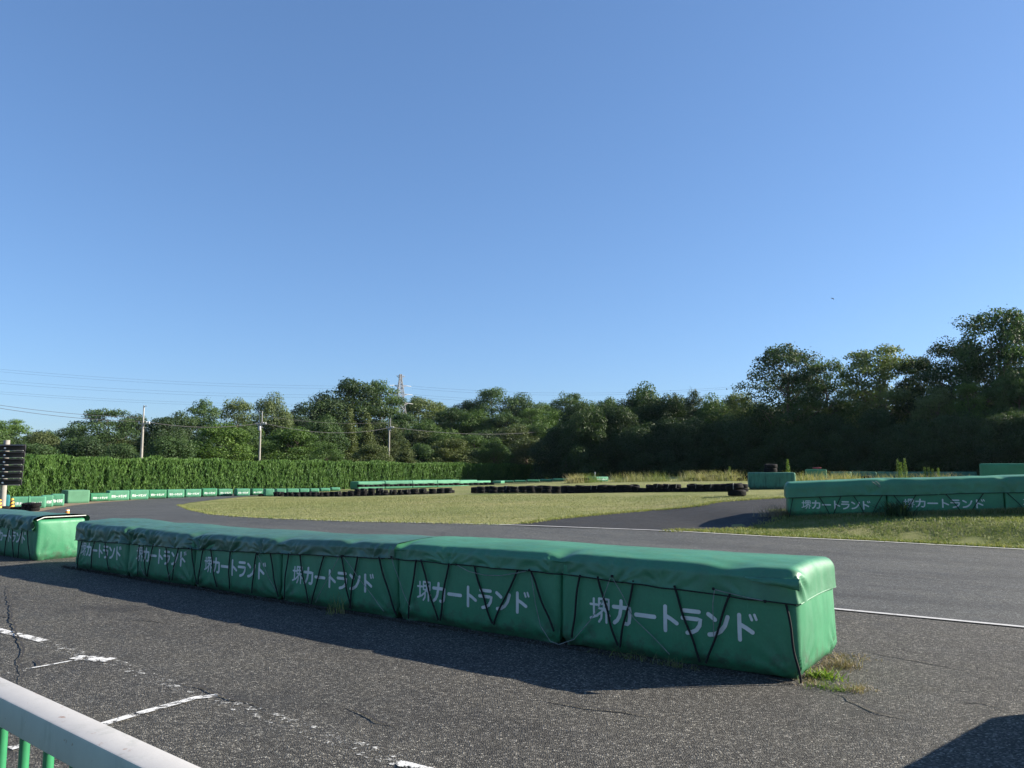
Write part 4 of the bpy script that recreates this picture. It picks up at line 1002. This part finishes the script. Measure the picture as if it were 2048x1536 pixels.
# ------------------------------------------------------------------ trees
def leaf_cloud(cent, rad, cnt, size, r, flat=1.0, shell=.55, droop=0):
    n = int(cnt.sum()); k = np.repeat(np.arange(len(cnt)), cnt)
    dirs = r.normal(0, 1, (n, 3)); dirs[:, 2] = np.where(dirs[:, 2] < 0, dirs[:, 2] * .6, dirs[:, 2]); dirs /= np.linalg.norm(dirs, axis=1)[:, None]
    rr = shell + (1.08 - shell) * r.random(n) ** .6; rr = np.where(r.random(n) < .12, rr * r.uniform(1.0, 1.35, n), rr)
    p = cent[k] + dirs * rad[k] * rr[:, None] * np.array([1, 1, flat])
    nm = dirs * .75 + r.normal(0, .55, (n, 3)) + np.array([0, 0, .25]); nm /= np.linalg.norm(nm, axis=1)[:, None]
    t1 = np.cross(nm, r.normal(0, 1, (n, 3))); t1 /= np.linalg.norm(t1, axis=1)[:, None]; t2 = np.cross(nm, t1)
    s = size * r.uniform(.6, 1.35, n)[:, None]
    V = np.stack([p - t1 * s, p + t2 * s * .55, p + t1 * s, p - t2 * s * .55], 1).reshape(-1, 3)
    lobe_t = r.uniform(-.22, .22, len(cnt))
    tn = np.clip(.45 + lobe_t[k] + .2 * dirs[:, 2] + r.normal(0, .16, n), 0, 1)
    return V, np.arange(n * 4).reshape(-1, 4), np.repeat(tn, 4)
def tree_kind(seed, w, base, shape, nl, per, size, lobe, shell=.55, limbs=True, flat=.75):
    """a nominal 10 m tall tree: returns (crown mesh, trunk mesh)"""
    r = np.random.default_rng(seed); H = 10.0; cent = []; rad = []
    tries = 0
    while len(cent) < nl and tries < 9000:
        tries += 1
        t_ = r.random() ** .85; z = H * (base + (1 - base) * t_)
        if shape == 'cone': e = (1 - t_) * .95 + .05
        elif shape == 'vase': e = math.sin(math.pi * (.12 + .80 * t_ ** .8)) ** .7
        elif shape == 'bush': e = (1 - t_ ** 2.2) ** .6
        else: e = math.sin(math.pi * (.16 + .80 * t_)) ** .75
        R = w * H / 2 * e; a = r.uniform(0, 6.283); q_ = math.sqrt(r.uniform(.12, 1))
        lr = lobe * H * r.uniform(.65, 1.3) * (1 - .35 * t_ if shape == 'cone' else 1)
        rr = max(0, R - lr * .7) * q_ * r.uniform(.8, 1.18)
        c = np.array([rr * math.cos(a), rr * math.sin(a), min(z, H - lr * flat * .9)])
        if any(np.linalg.norm(c - o) < .55 * (lr + ro) * .62 for o, ro in zip(cent, rad)): continue
        cent.append(c); rad.append(lr)
    cent = np.array(cent); rad = np.array(rad)
    cnt = np.maximum(20, (per * (rad / rad.mean()) ** 2).astype(int))
    R3 = np.stack([rad, rad, rad], -1) * r.uniform(.7, 1.4, (len(rad), 3))
    V, Q, tn = leaf_cloud(cent, R3, (cnt * 1.5).astype(int), size * .82, r, flat, shell)
    crown = mesh_np('crown', V, Q, False, tn)
    mb = MB(); lean = r.normal(0, .25, 2); top = H * (base + (1 - base) * .72)
    def tp(z): f = z / top; return Vector((lean[0] * f * f + .12 * math.sin(f * 5), lean[1] * f * f, z))
    mb.tube([tp(top * f) for f in (-.02, .03, .12, .3, .5, .75, 1)], [.34, .25, .21, .18, .14, .09, .04], 9)
    if limbs:
        for c, lr in list(zip(cent, rad))[::1 if nl < 45 else 2]:
            z0 = max(H * base * .8, c[2] - r.uniform(1.2, 3.0)); z0 = min(z0, top * .95); a = tp(z0); b = Vector(c)
            m = a.lerp(b, .5) + Vector((0, 0, -.25 + r.normal(0, .15)))
            k = .085 * (1 - z0 / (top * 1.3)) + .02; mb.tube([a, m, b], [k, k * .6, k * .2], 5, False)
    me = mesh('trunk', mb.v, mb.f, True)
    return crown, me
KIND = {
 'broad': [tree_kind(1, .95, .10, 'round', 46, 330, .16, .135, .6), tree_kind(2, .9, .08, 'round', 46, 330, .16, .13, .6)],
 'round': [tree_kind(3, .85, .14, 'round', 50, 250, .15, .115, .5), tree_kind(4, .8, .12, 'round', 50, 250, .15, .115, .5)],
 'loose': [tree_kind(5, .85, .20, 'vase', 46, 150, .14, .095, .35), tree_kind(6, .8, .22, 'vase', 44, 150, .14, .095, .35)],
 'feather': [tree_kind(7, 1.0, .15, 'vase', 60, 170, .13, .10, .3, True, .5), tree_kind(8, .95, .18, 'vase', 60, 170, .13, .10, .3, True, .5)],
 'conifer': [tree_kind(9, .45, .05, 'cone', 60, 150, .14, .085, .4, False, .9)],
 'shrub': [tree_kind(10, 1.25, .02, 'bush', 44, 260, .20, .15, .5, True), tree_kind(11, 1.2, .02, 'bush', 44, 260, .20, .15, .5, True)],
 'tall': [tree_kind(12, .95, .22, 'vase', 80, 170, .11, .085, .35, True, .62), tree_kind(13, .9, .18, 'vase', 84, 170, .11, .085, .35, True, .62)],
 'thicket': [tree_kind(14, 1.5, .0, 'bush', 56, 330, .20, .16, .6, False), tree_kind(15, 1.4, .0, 'bush', 56, 330, .20, .16, .6, False)],
}
for ks in KIND.values():
    for cm, tm in ks:
        cm.materials.append(M['leaf_mid']); tm.materials.append(M['bark'])
WNOM = {'broad': .95, 'round': .85, 'loose': .82, 'feather': 1.0, 'conifer': .45, 'shrub': 1.25, 'tall': .95, 'thicket': 1.5}
tr_rng = random.Random(11); count = {}
def tree(px, pyt, Y, kind, wpx, mat, label, group, x=None, ztop=None):
    q_ = at(px, pyt, Y); X = q_[0] if x is None else x; b = tz(X, Y) - .15; h = (q_[2] if ztop is None else ztop) - b
    count[kind] = count.get(kind, 0) + 1; cm, tm = KIND[kind][count[kind] % len(KIND[kind])]
    t = thing('shrub' if kind in ('shrub', 'thicket') else 'tree', label, 'shrub' if kind in ('shrub', 'thicket') else 'tree', (X, Y, b), tr_rng.uniform(0, 6.28), group)
    wm = wpx / F * Y / (WNOM[kind] * 10); t.scale = (wm, wm, h / 10)
    c = bpy.data.objects.new('crown', cm); C.objects.link(c); c.parent = t
    c.material_slots[0].link = 'OBJECT'; c.material_slots[0].material = M[mat]
    k = bpy.data.objects.new('trunk', tm); C.objects.link(k); k.parent = t
    return t
gL, gM, gR = 'trees behind the hedge', 'trees on the wooded rise', 'trees of the dark belt at right'
T = [
 (18, 838, 118, 'feather', 130, 'leaf_bright', 'pale rounded tree at the left picture edge', gL),
 (92, 862, 128, 'round', 110, 'leaf_mid', 'low dull tree in the dip right of the left edge tree', gL),
 (150, 852, 120, 'round', 110, 'leaf_dark', 'dark tree left of the feathery spreading tree', gL),
 (215, 819, 112, 'feather', 170, 'leaf_mid', 'feathery spreading tree left of the first utility pole', gL),
 (272, 830, 122, 'round', 100, 'leaf_dark', 'dark tree directly behind the first utility pole', gL),
 (325, 836, 108, 'broad', 110, 'leaf_dark', 'dark glossy tree just right of the first utility pole', gL),
 (360, 826, 118, 'broad', 95, 'leaf_dark', 'dark tree left of the thin topped tree pair', gL),
 (408, 800, 124, 'loose', 100, 'leaf_mid', 'thin topped tree with sky gaps, left of a pair', gL),
 (472, 800, 128, 'loose', 110, 'leaf_pale', 'thin topped greyish tree with sky gaps, right of a pair', gL),
 (546, 791, 124, 'round', 105, 'leaf_pale', 'light green domed tree behind the second utility pole', gL),
 (598, 832, 140, 'broad', 110, 'leaf_dark', 'dark tree in the notch left of the great dome', gM),
 (648, 792, 152, 'broad', 150, 'leaf_dark', 'left shoulder tree of the great dark dome', gM),
 (708, 762, 156, 'broad', 170, 'leaf_dark', 'great dark domed tree, the highest left of the pylon', gM),
 (762, 762, 160, 'loose', 110, 'leaf_mid', 'open topped tree just left of the pylon', gM),
 (838, 795, 192, 'round', 110, 'leaf_pale', 'pale tree just right of the pylon', gM),
 (880, 805, 196, 'feather', 100, 'leaf_pale', 'pale drooping tree second right of the pylon', gM),
 (938, 802, 188, 'broad', 100, 'leaf_dark', 'dark tree left of the domed tree with a sparse crown', gM),
 (985, 776, 184, 'loose', 120, 'leaf_mid', 'domed tree with a sparse crown right of the pylon', gM),
 (1042, 789, 186, 'round', 105, 'leaf_mid', 'low dome between the two sparse crowned trees', gM),
 (1088, 806, 190, 'round', 80, 'leaf_bright', 'small bright tree left of the fourth utility pole', gM),
 (1136, 787, 178, 'loose', 120, 'leaf_mid', 'sparse crowned tree above the fourth utility pole', gM),
 (1180, 805, 175, 'round', 90, 'leaf_mid', 'middling tree right of the fourth utility pole', gM),
 (70, 884, 88, 'shrub', 150, 'leaf_mid', 'bushy growth over the hedge at far left', gL),
 (180, 874, 86, 'shrub', 160, 'leaf_dark', 'dark bushy growth over the hedge below the feathery tree', gL),
 (245, 884, 84, 'shrub', 110, 'leaf_mid', 'low bush over the hedge left of the first utility pole', gL),
 (345, 872, 82, 'shrub', 150, 'leaf_mid', 'bush over the hedge right of the first utility pole', gL),
 (440, 846, 92, 'round', 150, 'leaf_bright', 'bright leafy tree left of the second utility pole', gL),
 (500, 850, 104, 'round', 100, 'leaf_mid', 'green tree just behind the second utility pole', gL),
 (590, 855, 100, 'round', 150, 'leaf_bright', 'broad green tree right of the second utility pole', gL),
 (650, 835, 112, 'round', 110, 'leaf_mid', 'green tree halfway between second and third utility poles', gL),
 (700, 815, 118, 'conifer', 60, 'leaf_dry', 'pointed conifer below the great dome, left of two', gL),
 (735, 824, 120, 'conifer', 56, 'leaf_dry', 'pointed conifer below the great dome, right of two', gL),
 (655, 884, 90, 'loose', 80, 'leaf_bright', 'small bright sapling showing over the hedge', gL),
 (745, 886, 99, 'shrub', 120, 'leaf_dry', 'olive bush over the hedge left of the third utility pole', gL),
 (775, 845, 128, 'round', 100, 'leaf_dry', 'olive tree behind the third utility pole', gM),
 (806, 828, 150, 'broad', 90, 'leaf_mid', 'tree hiding the feet of the pylon', gM),
 (812, 880, 108, 'conifer', 70, 'leaf_dry', 'small pointed tree right of the third utility pole', gL),
 (850, 842, 140, 'round', 110, 'leaf_mid', 'round tree right of the pylon, below the pale ones', gM),
 (905, 816, 165, 'round', 110, 'leaf_mid', 'round tree in front of the dark tree right of the pylon', gM),
 (955, 822, 160, 'round', 110, 'leaf_bright', 'yellowish tree below the domed sparse crown', gM),
 (1010, 826, 158, 'round', 110, 'leaf_mid', 'green tree in the middle of the wooded rise', gM),
 (1065, 818, 162, 'feather', 110, 'leaf_bright', 'bright drooping tree below the low dome', gM),
 (1112, 822, 165, 'round', 100, 'leaf_bright', 'yellow green tree behind the fourth utility pole', gM),
 (845, 886, 116, 'shrub', 100, 'leaf_mid', 'round bush over the hedge right of the small pointed tree', gL),
 (905, 874, 118, 'shrub', 140, 'leaf_dry', 'wide olive bush over the middle of the hedge', gL),
 (945, 868, 130, 'round', 110, 'leaf_mid', 'tree rising behind the wide olive bush', gL),
 (988, 878, 122, 'round', 80, 'leaf_mid', 'narrow tree between two wide olive bushes', gL),
 (1055, 876, 132, 'shrub', 150, 'leaf_dry', 'wide olive bush left of the fourth utility pole', gL),
 (1035, 850, 145, 'round', 110, 'leaf_mid', 'tree above the wide olive bush left of the fourth pole', gL),
 (1100, 862, 146, 'round', 90, 'leaf_mid', 'tree touching the fourth utility pole on its left', gL),
 (1180, 826, 128, 'broad', 110, 'leaf_dark', 'dark tree beginning the belt right of the fourth pole', gR),
 (1218, 797, 121, 'round', 100, 'leaf_mid', 'tree left of the twin topped tree in the dark belt', gR),
 (1287, 770, 114, 'round', 125, 'leaf_mid', 'twin topped tree near the left end of the dark belt', gR),
 (1345, 789, 110, 'round', 110, 'leaf_dark', 'dark tree right of the twin topped tree', gR),
 (1386, 781, 106, 'loose', 60, 'leaf_dark', 'wispy treetop poking above the dark belt', gR),
 (1425, 793, 104, 'round', 115, 'leaf_mid', 'round tree left of the big branching tree', gR),
 (1480, 785, 100, 'loose', 100, 'leaf_pale', 'pale thin tree against the big branching tree', gR),
 (1570, 694, 93, 'tall', 250, 'leaf_dark', 'big branching tree with sky showing through its limbs', gR),
 (1650, 720, 91, 'tall', 170, 'leaf_mid', 'tall tree between the big branching tree and the pale feathery one', gR),
 (1752, 692, 88, 'feather', 230, 'leaf_pale', 'tall pale feathery tree in the middle of the dark belt', gR),
 (1832, 716, 87, 'tall', 150, 'leaf_dark', 'lower thin tree in the notch right of the pale feathery one', gR),
 (1900, 684, 84, 'tall', 220, 'leaf_dark', 'left shoulder of the tallest tree group at right', gR),
 (1995, 622, 81, 'tall', 260, 'leaf_mid', 'tallest tree of all, near the right picture edge', gR),
 (2070, 640, 80, 'tall', 240, 'leaf_dark', 'tall tree cut by the right picture edge', gR),
 (1870, 775, 79, 'loose', 120, 'leaf_pale', 'pale understory tree below the left shoulder tree', gR),
 (1935, 768, 78, 'feather', 110, 'leaf_bright', 'bright understory tree with bare limbs showing at right', gR),
 (2030, 740, 76, 'feather', 150, 'leaf_mid', 'green understory tree at the right picture edge', gR),
]
for a in T: tree(*a)
for i, px in enumerate(range(-30, 1180, 62)):           # low woodland closing the gaps under the crowns
    Y = 100 + (150 - 100) * (px + 30) / 1210 + tr_rng.uniform(-3, 3)
    where = 'left of the first pole' if px < 290 else 'between the first and second poles' if px < 520 else 'between the second and third poles' if px < 780 else 'right of the third pole'
    tree(px + tr_rng.uniform(-10, 10), 868 + tr_rng.uniform(-8, 10) - (12 if px > 600 else 0), Y, 'thicket', 150, ['leaf_mid', 'leaf_dark', 'leaf_dry'][i % 3], 'wild thicket under the trees ' + where, 'thickets ' + where)
nth = 0
for px in range(1130, 2190, 52):                     # dense undergrowth closing the foot of the belt
    Y = 110 + (68 - 110) * (px - 1130) / 960 + tr_rng.uniform(-1.5, 1.5); nth += 1
    pos = ['below the first trees of the dark belt', 'below the big branching tree', 'below the pale feathery tree', 'below the tallest trees'][0 if px < 1440 else 1 if px < 1660 else 2 if px < 1860 else 3]
    tree(px, 832 + tr_rng.uniform(-16, 18), Y, 'thicket', 165, 'leaf_dark', 'dense dark thicket ' + pos, 'thickets ' + pos)
    tree(px + 26, 800 + tr_rng.uniform(-14, 16), Y + 9, 'broad', 130, 'leaf_dark', 'dark filling tree behind the thicket ' + pos, 'filling trees ' + pos)
for i in range(12):                                   # the belt goes on beyond the frame and shades what is left of it
    tree(0, 0, 78.5 + tr_rng.uniform(-3, 4), 'tall' if i % 2 else 'broad', 210, 'leaf_dark', 'tree of the dark belt beyond the right picture edge', 'trees beyond the right edge', x=64 + i * 7, ztop=19 + tr_rng.uniform(-2, 3))

# ------------------------------------------------------------------ utility poles, pylon, wires
def pole(px, pyt, Y, label, style):
    q_ = at(px, pyt, Y); b = tz(q_[0], q_[1]); h = q_[2] - b
    t = thing('utility_pole', label, 'utility pole', (q_[0], q_[1], b), 0, 'concrete utility poles behind the hedge')
    f = {1: .80, 2: .84, 3: .86, 4: .80}[style]
    mb = MB(); mb.tube([(0, 0, 0), (0, 0, h * f)], [.16, .11], 12); mb.build('shaft', M['concrete'], t)
    mb = MB()
    if style in (2, 3):
        for sx in (-.16, .16): mb.tube([(sx, 0, h * f - .5), (sx, 0, h)], .05, 8)
    else:
        mb.tube([(.0, 0, h * f - .4), (0, 0, h)], .075, 8); mb.box((.16, 0, h - .06), (.32, .07, .06), .01)
    mb.build('extension', M['steel'], t)
    mb = MB(); mb.box((.1, 0, h * f - .15), (1.2, .09, .09), .01); mb.box((.05, 0, h * f - .55), (.55, .07, .07), .01); mb.build('crossarm', M['steel'], t)
    for sx in (-.42, .35, .62):
        mb = MB(); mb.lathe([(0, 0), (.05, 0), (.07, .06), (.04, .09), (.065, .14), (.03, .2), (0, .2)], 10, (sx, 0, h * f - .1)); mb.build('insulator', M['insul'], t)
    if style in (2, 4):
        mb = MB(); mb.lathe([(0, 0), (.16, .01), (.17, .05), (.17, .5), (.14, .56), (0, .57)], 14, (.0, -.3, h * f - (.95 if style == 2 else h * .45))); mb.box((0, -.12, h * f - (.7 if style == 2 else h * .45 - .25)), (.08, .24, .08)); mb.build('transformer', M['steel'], t)
    return np.array([q_[0], q_[1], b + h * f])
P1 = pole(288, 811, 78, 'single topped utility pole standing over the left part of the hedge', 1)
P2 = pole(522, 822, 92, 'utility pole with twin uprights and a can, second from the left', 2)
P3 = pole(779, 836, 112, 'twin topped utility pole below the pylon, third from the left', 3)
P4 = pole(1119, 838, 148, 'slender far utility pole where the hedge meets the dark belt', 4)
def wire(name, a, b, sag, r, label, group, n=28):
    a = np.array(a, float); b = np.array(b, float); mb = MB()
    mb.tube([tuple(a + (b - a) * t_ - np.array([0, 0, sag * 4 * t_ * (1 - t_)])) for t_ in np.linspace(0, 1, n)], r, 5, False)
    return tag(mb.build(name, M['wire']), label, 'cable', group)
gw = 'service cables between the utility poles'
wire('service_cable', at(-60, 806, 66), P1 + [0, 0, .1], .35, .02, 'double thick cable running out of the picture from the first pole, lower strand', gw)
wire('service_cable', at(-60, 801, 66), P1 + [0, 0, .5], .3, .018, 'thin cable running out of the picture from the first pole, upper strand', gw)
wire('service_cable', P1 + [0, 0, .1], P2 + [0, 0, .0], .55, .028, 'cable sagging between the first and second utility poles', gw)
wire('service_cable', P2 + [0, 0, .1], P3 + [0, 0, -.1], 1.0, .026, 'thick cable sagging between the second and third utility poles', gw)
wire('service_cable', P2 + [0, 0, .9], P3 + [0, 0, .7], .5, .015, 'thin upper cable between the second and third utility poles', gw)
wire('service_cable', P3 + [0, 0, 0], P4 + [0, 0, 0], 1.0, .03, 'cable sagging between the third and fourth utility poles', gw)

def pylon():
    Y = 170.0; b = at(800, 830, Y); base = tz(b[0], b[1]); top = at(800, 749, Y)[2]; X = b[0]
    t = thing('pylon', 'grey lattice power pylon rising above the wooded rise', 'pylon', (X, Y, base), .5)
    h = top - base; hz = lambda py: at(800, py, Y)[2] - base
    wd = lambda z: max(.22, .62 + 1.6 * max(0, (hz(793) - z) / hz(793)) ** 1.3 if z < hz(793) else .62 * (h - z) / (h - hz(793)) + .12)
    mb = MB(); lv = [0, h * .18, h * .34, h * .47, h * .58, h * .67, h * .74, h * .80, h * .86, h * .91, h * .955, h]
    cn = [(-1, -1), (1, -1), (1, 1), (-1, 1)]
    pt = lambda c, z: (c[0] * wd(z), c[1] * wd(z), z)
    for z0, z1 in zip(lv[:-1], lv[1:]):
        for i in range(4):
            c, d = cn[i], cn[(i + 1) % 4]
            mb.tube([pt(c, z0), pt(c, z1)], .075, 5); mb.tube([pt(c, z0), pt(d, z1)], .04, 4); mb.tube([pt(d, z0), pt(c, z1)], .04, 4); mb.tube([pt(c, z1), pt(d, z1)], .04, 4)
    mb.build('lattice', M['tower'], t, False)
    ends = {}
    for py, half in ((752, .75), (771, 1.0), (788, 1.1), (806, 1.15)):
        z = hz(py); m2 = MB()
        for s in (-1, 1):
            tip_ = (s * (wd(z) + half), 0, z)
            for cy in (-1, 1):
                m2.tube([(s * wd(z), cy * wd(z), z), tip_], .05, 4); m2.tube([(s * wd(z), cy * wd(z), z - .5), tip_], .04, 4)
        m2.build('crossarm', M['tower'], t, False)
        if py > 760:
            for s in (-1, 1):
                m3 = MB(); tip_ = (s * (wd(z) + half), 0, z); m3.tube([tip_, (tip_[0] + s * 1.1, tip_[1], z - .12)], .07, 6); m3.build('insulator_string', M['insul'], t)
        ends[py] = (wd(z) + half + 1.0, z + base)
    return X, Y, ends
PX, PY, PE = pylon()
gp = 'high voltage lines of the pylon'
lab = {771: 'top', 788: 'middle', 806: 'bottom'}
for py, yl, yr in ((771, (736, 741), (765, 768)), (788, (759, 765), (780, 783)), (806, (782, 786), (796, 799))):
    w_, z_ = PE[py]; z_ -= .15
    for k in (0, 1):
        off = (k - .5) * 1.2
        wire('power_line', at(-80, yl[k] - 5, 150), (PX - w_ + .0, PY + off, z_ - k * .45), 1.2, .0125, f'{["upper", "lower"][k]} wire of the {lab[py]} pair running left from the pylon', gp)
        wire('power_line', (PX + w_, PY + off, z_ - k * .45), at(1720, yr[k] - 18, 150), 2.6, .012, f'{["upper", "lower"][k]} wire of the {lab[py]} pair running right from the pylon', gp)

# ------------------------------------------------------------------ birds
def bird(px, py, Y, span, label, roll):
    q_ = at(px, py, Y); t = thing('bird', label, 'bird', q_, .5); t.rotation_euler = (0, roll, .5)
    s = span / 2
    mb = MB(); mb.tube([(0, s * .55, 0), (0, s * .45, .01), (0, s * .2, .02), (0, -.1 * s, .01), (0, -s * .4, 0), (0, -s * .62, 0)], [.01 * s, .07 * s, .13 * s, .13 * s, .07 * s, .10 * s], 8)
    for sg in (-1, 1):
        pl = [(0, .22, .03), (.45, .30, .16), (1.0, .02, -.22), (.92, -.10, -.20), (.45, -.12, .13), (0, -.14, .03)]
        vs = [(sg * x * s, y * s, z * s) for x, y, z in pl]; vs2 = [(x, y, z - .03 * s) for x, y, z in vs]
        mb.add(vs + vs2, [(0, 1, 4, 5), (1, 2, 3, 4), (11, 10, 7, 6), (10, 9, 8, 7), (0, 6, 7, 1), (1, 7, 8, 2), (2, 8, 9, 3), (3, 9, 10, 4), (4, 10, 11, 5)])
    mb.build('body', M['bird'], t, False)
bird(1665, 597, 150, .95, 'black bird flapping in the open sky at upper right', .25)
bird(962, 653, 260, .5, 'tiny distant bird in the middle of the sky', .0)

# ------------------------------------------------------------------ thin summer haze
hz_m = bpy.data.materials.new('thin_haze'); hz_m.use_nodes = True; ht = hz_m.node_tree; ht.nodes.clear()
pv = ht.nodes.new('ShaderNodeVolumePrincipled'); pv.inputs['Color'].default_value = (.72, .86, 1, 1); pv.inputs['Density'].default_value = HAZE; pv.inputs['Anisotropy'].default_value = .3
ho = ht.nodes.new('ShaderNodeOutputMaterial'); ht.links.new(pv.outputs[0], ho.inputs['Volume'])
mb = MB(); mb.box((0, 390, 16), (1700, 1000, 44)); hb = mb.build('haze', hz_m, smooth=False); hb['kind'] = 'stuff'
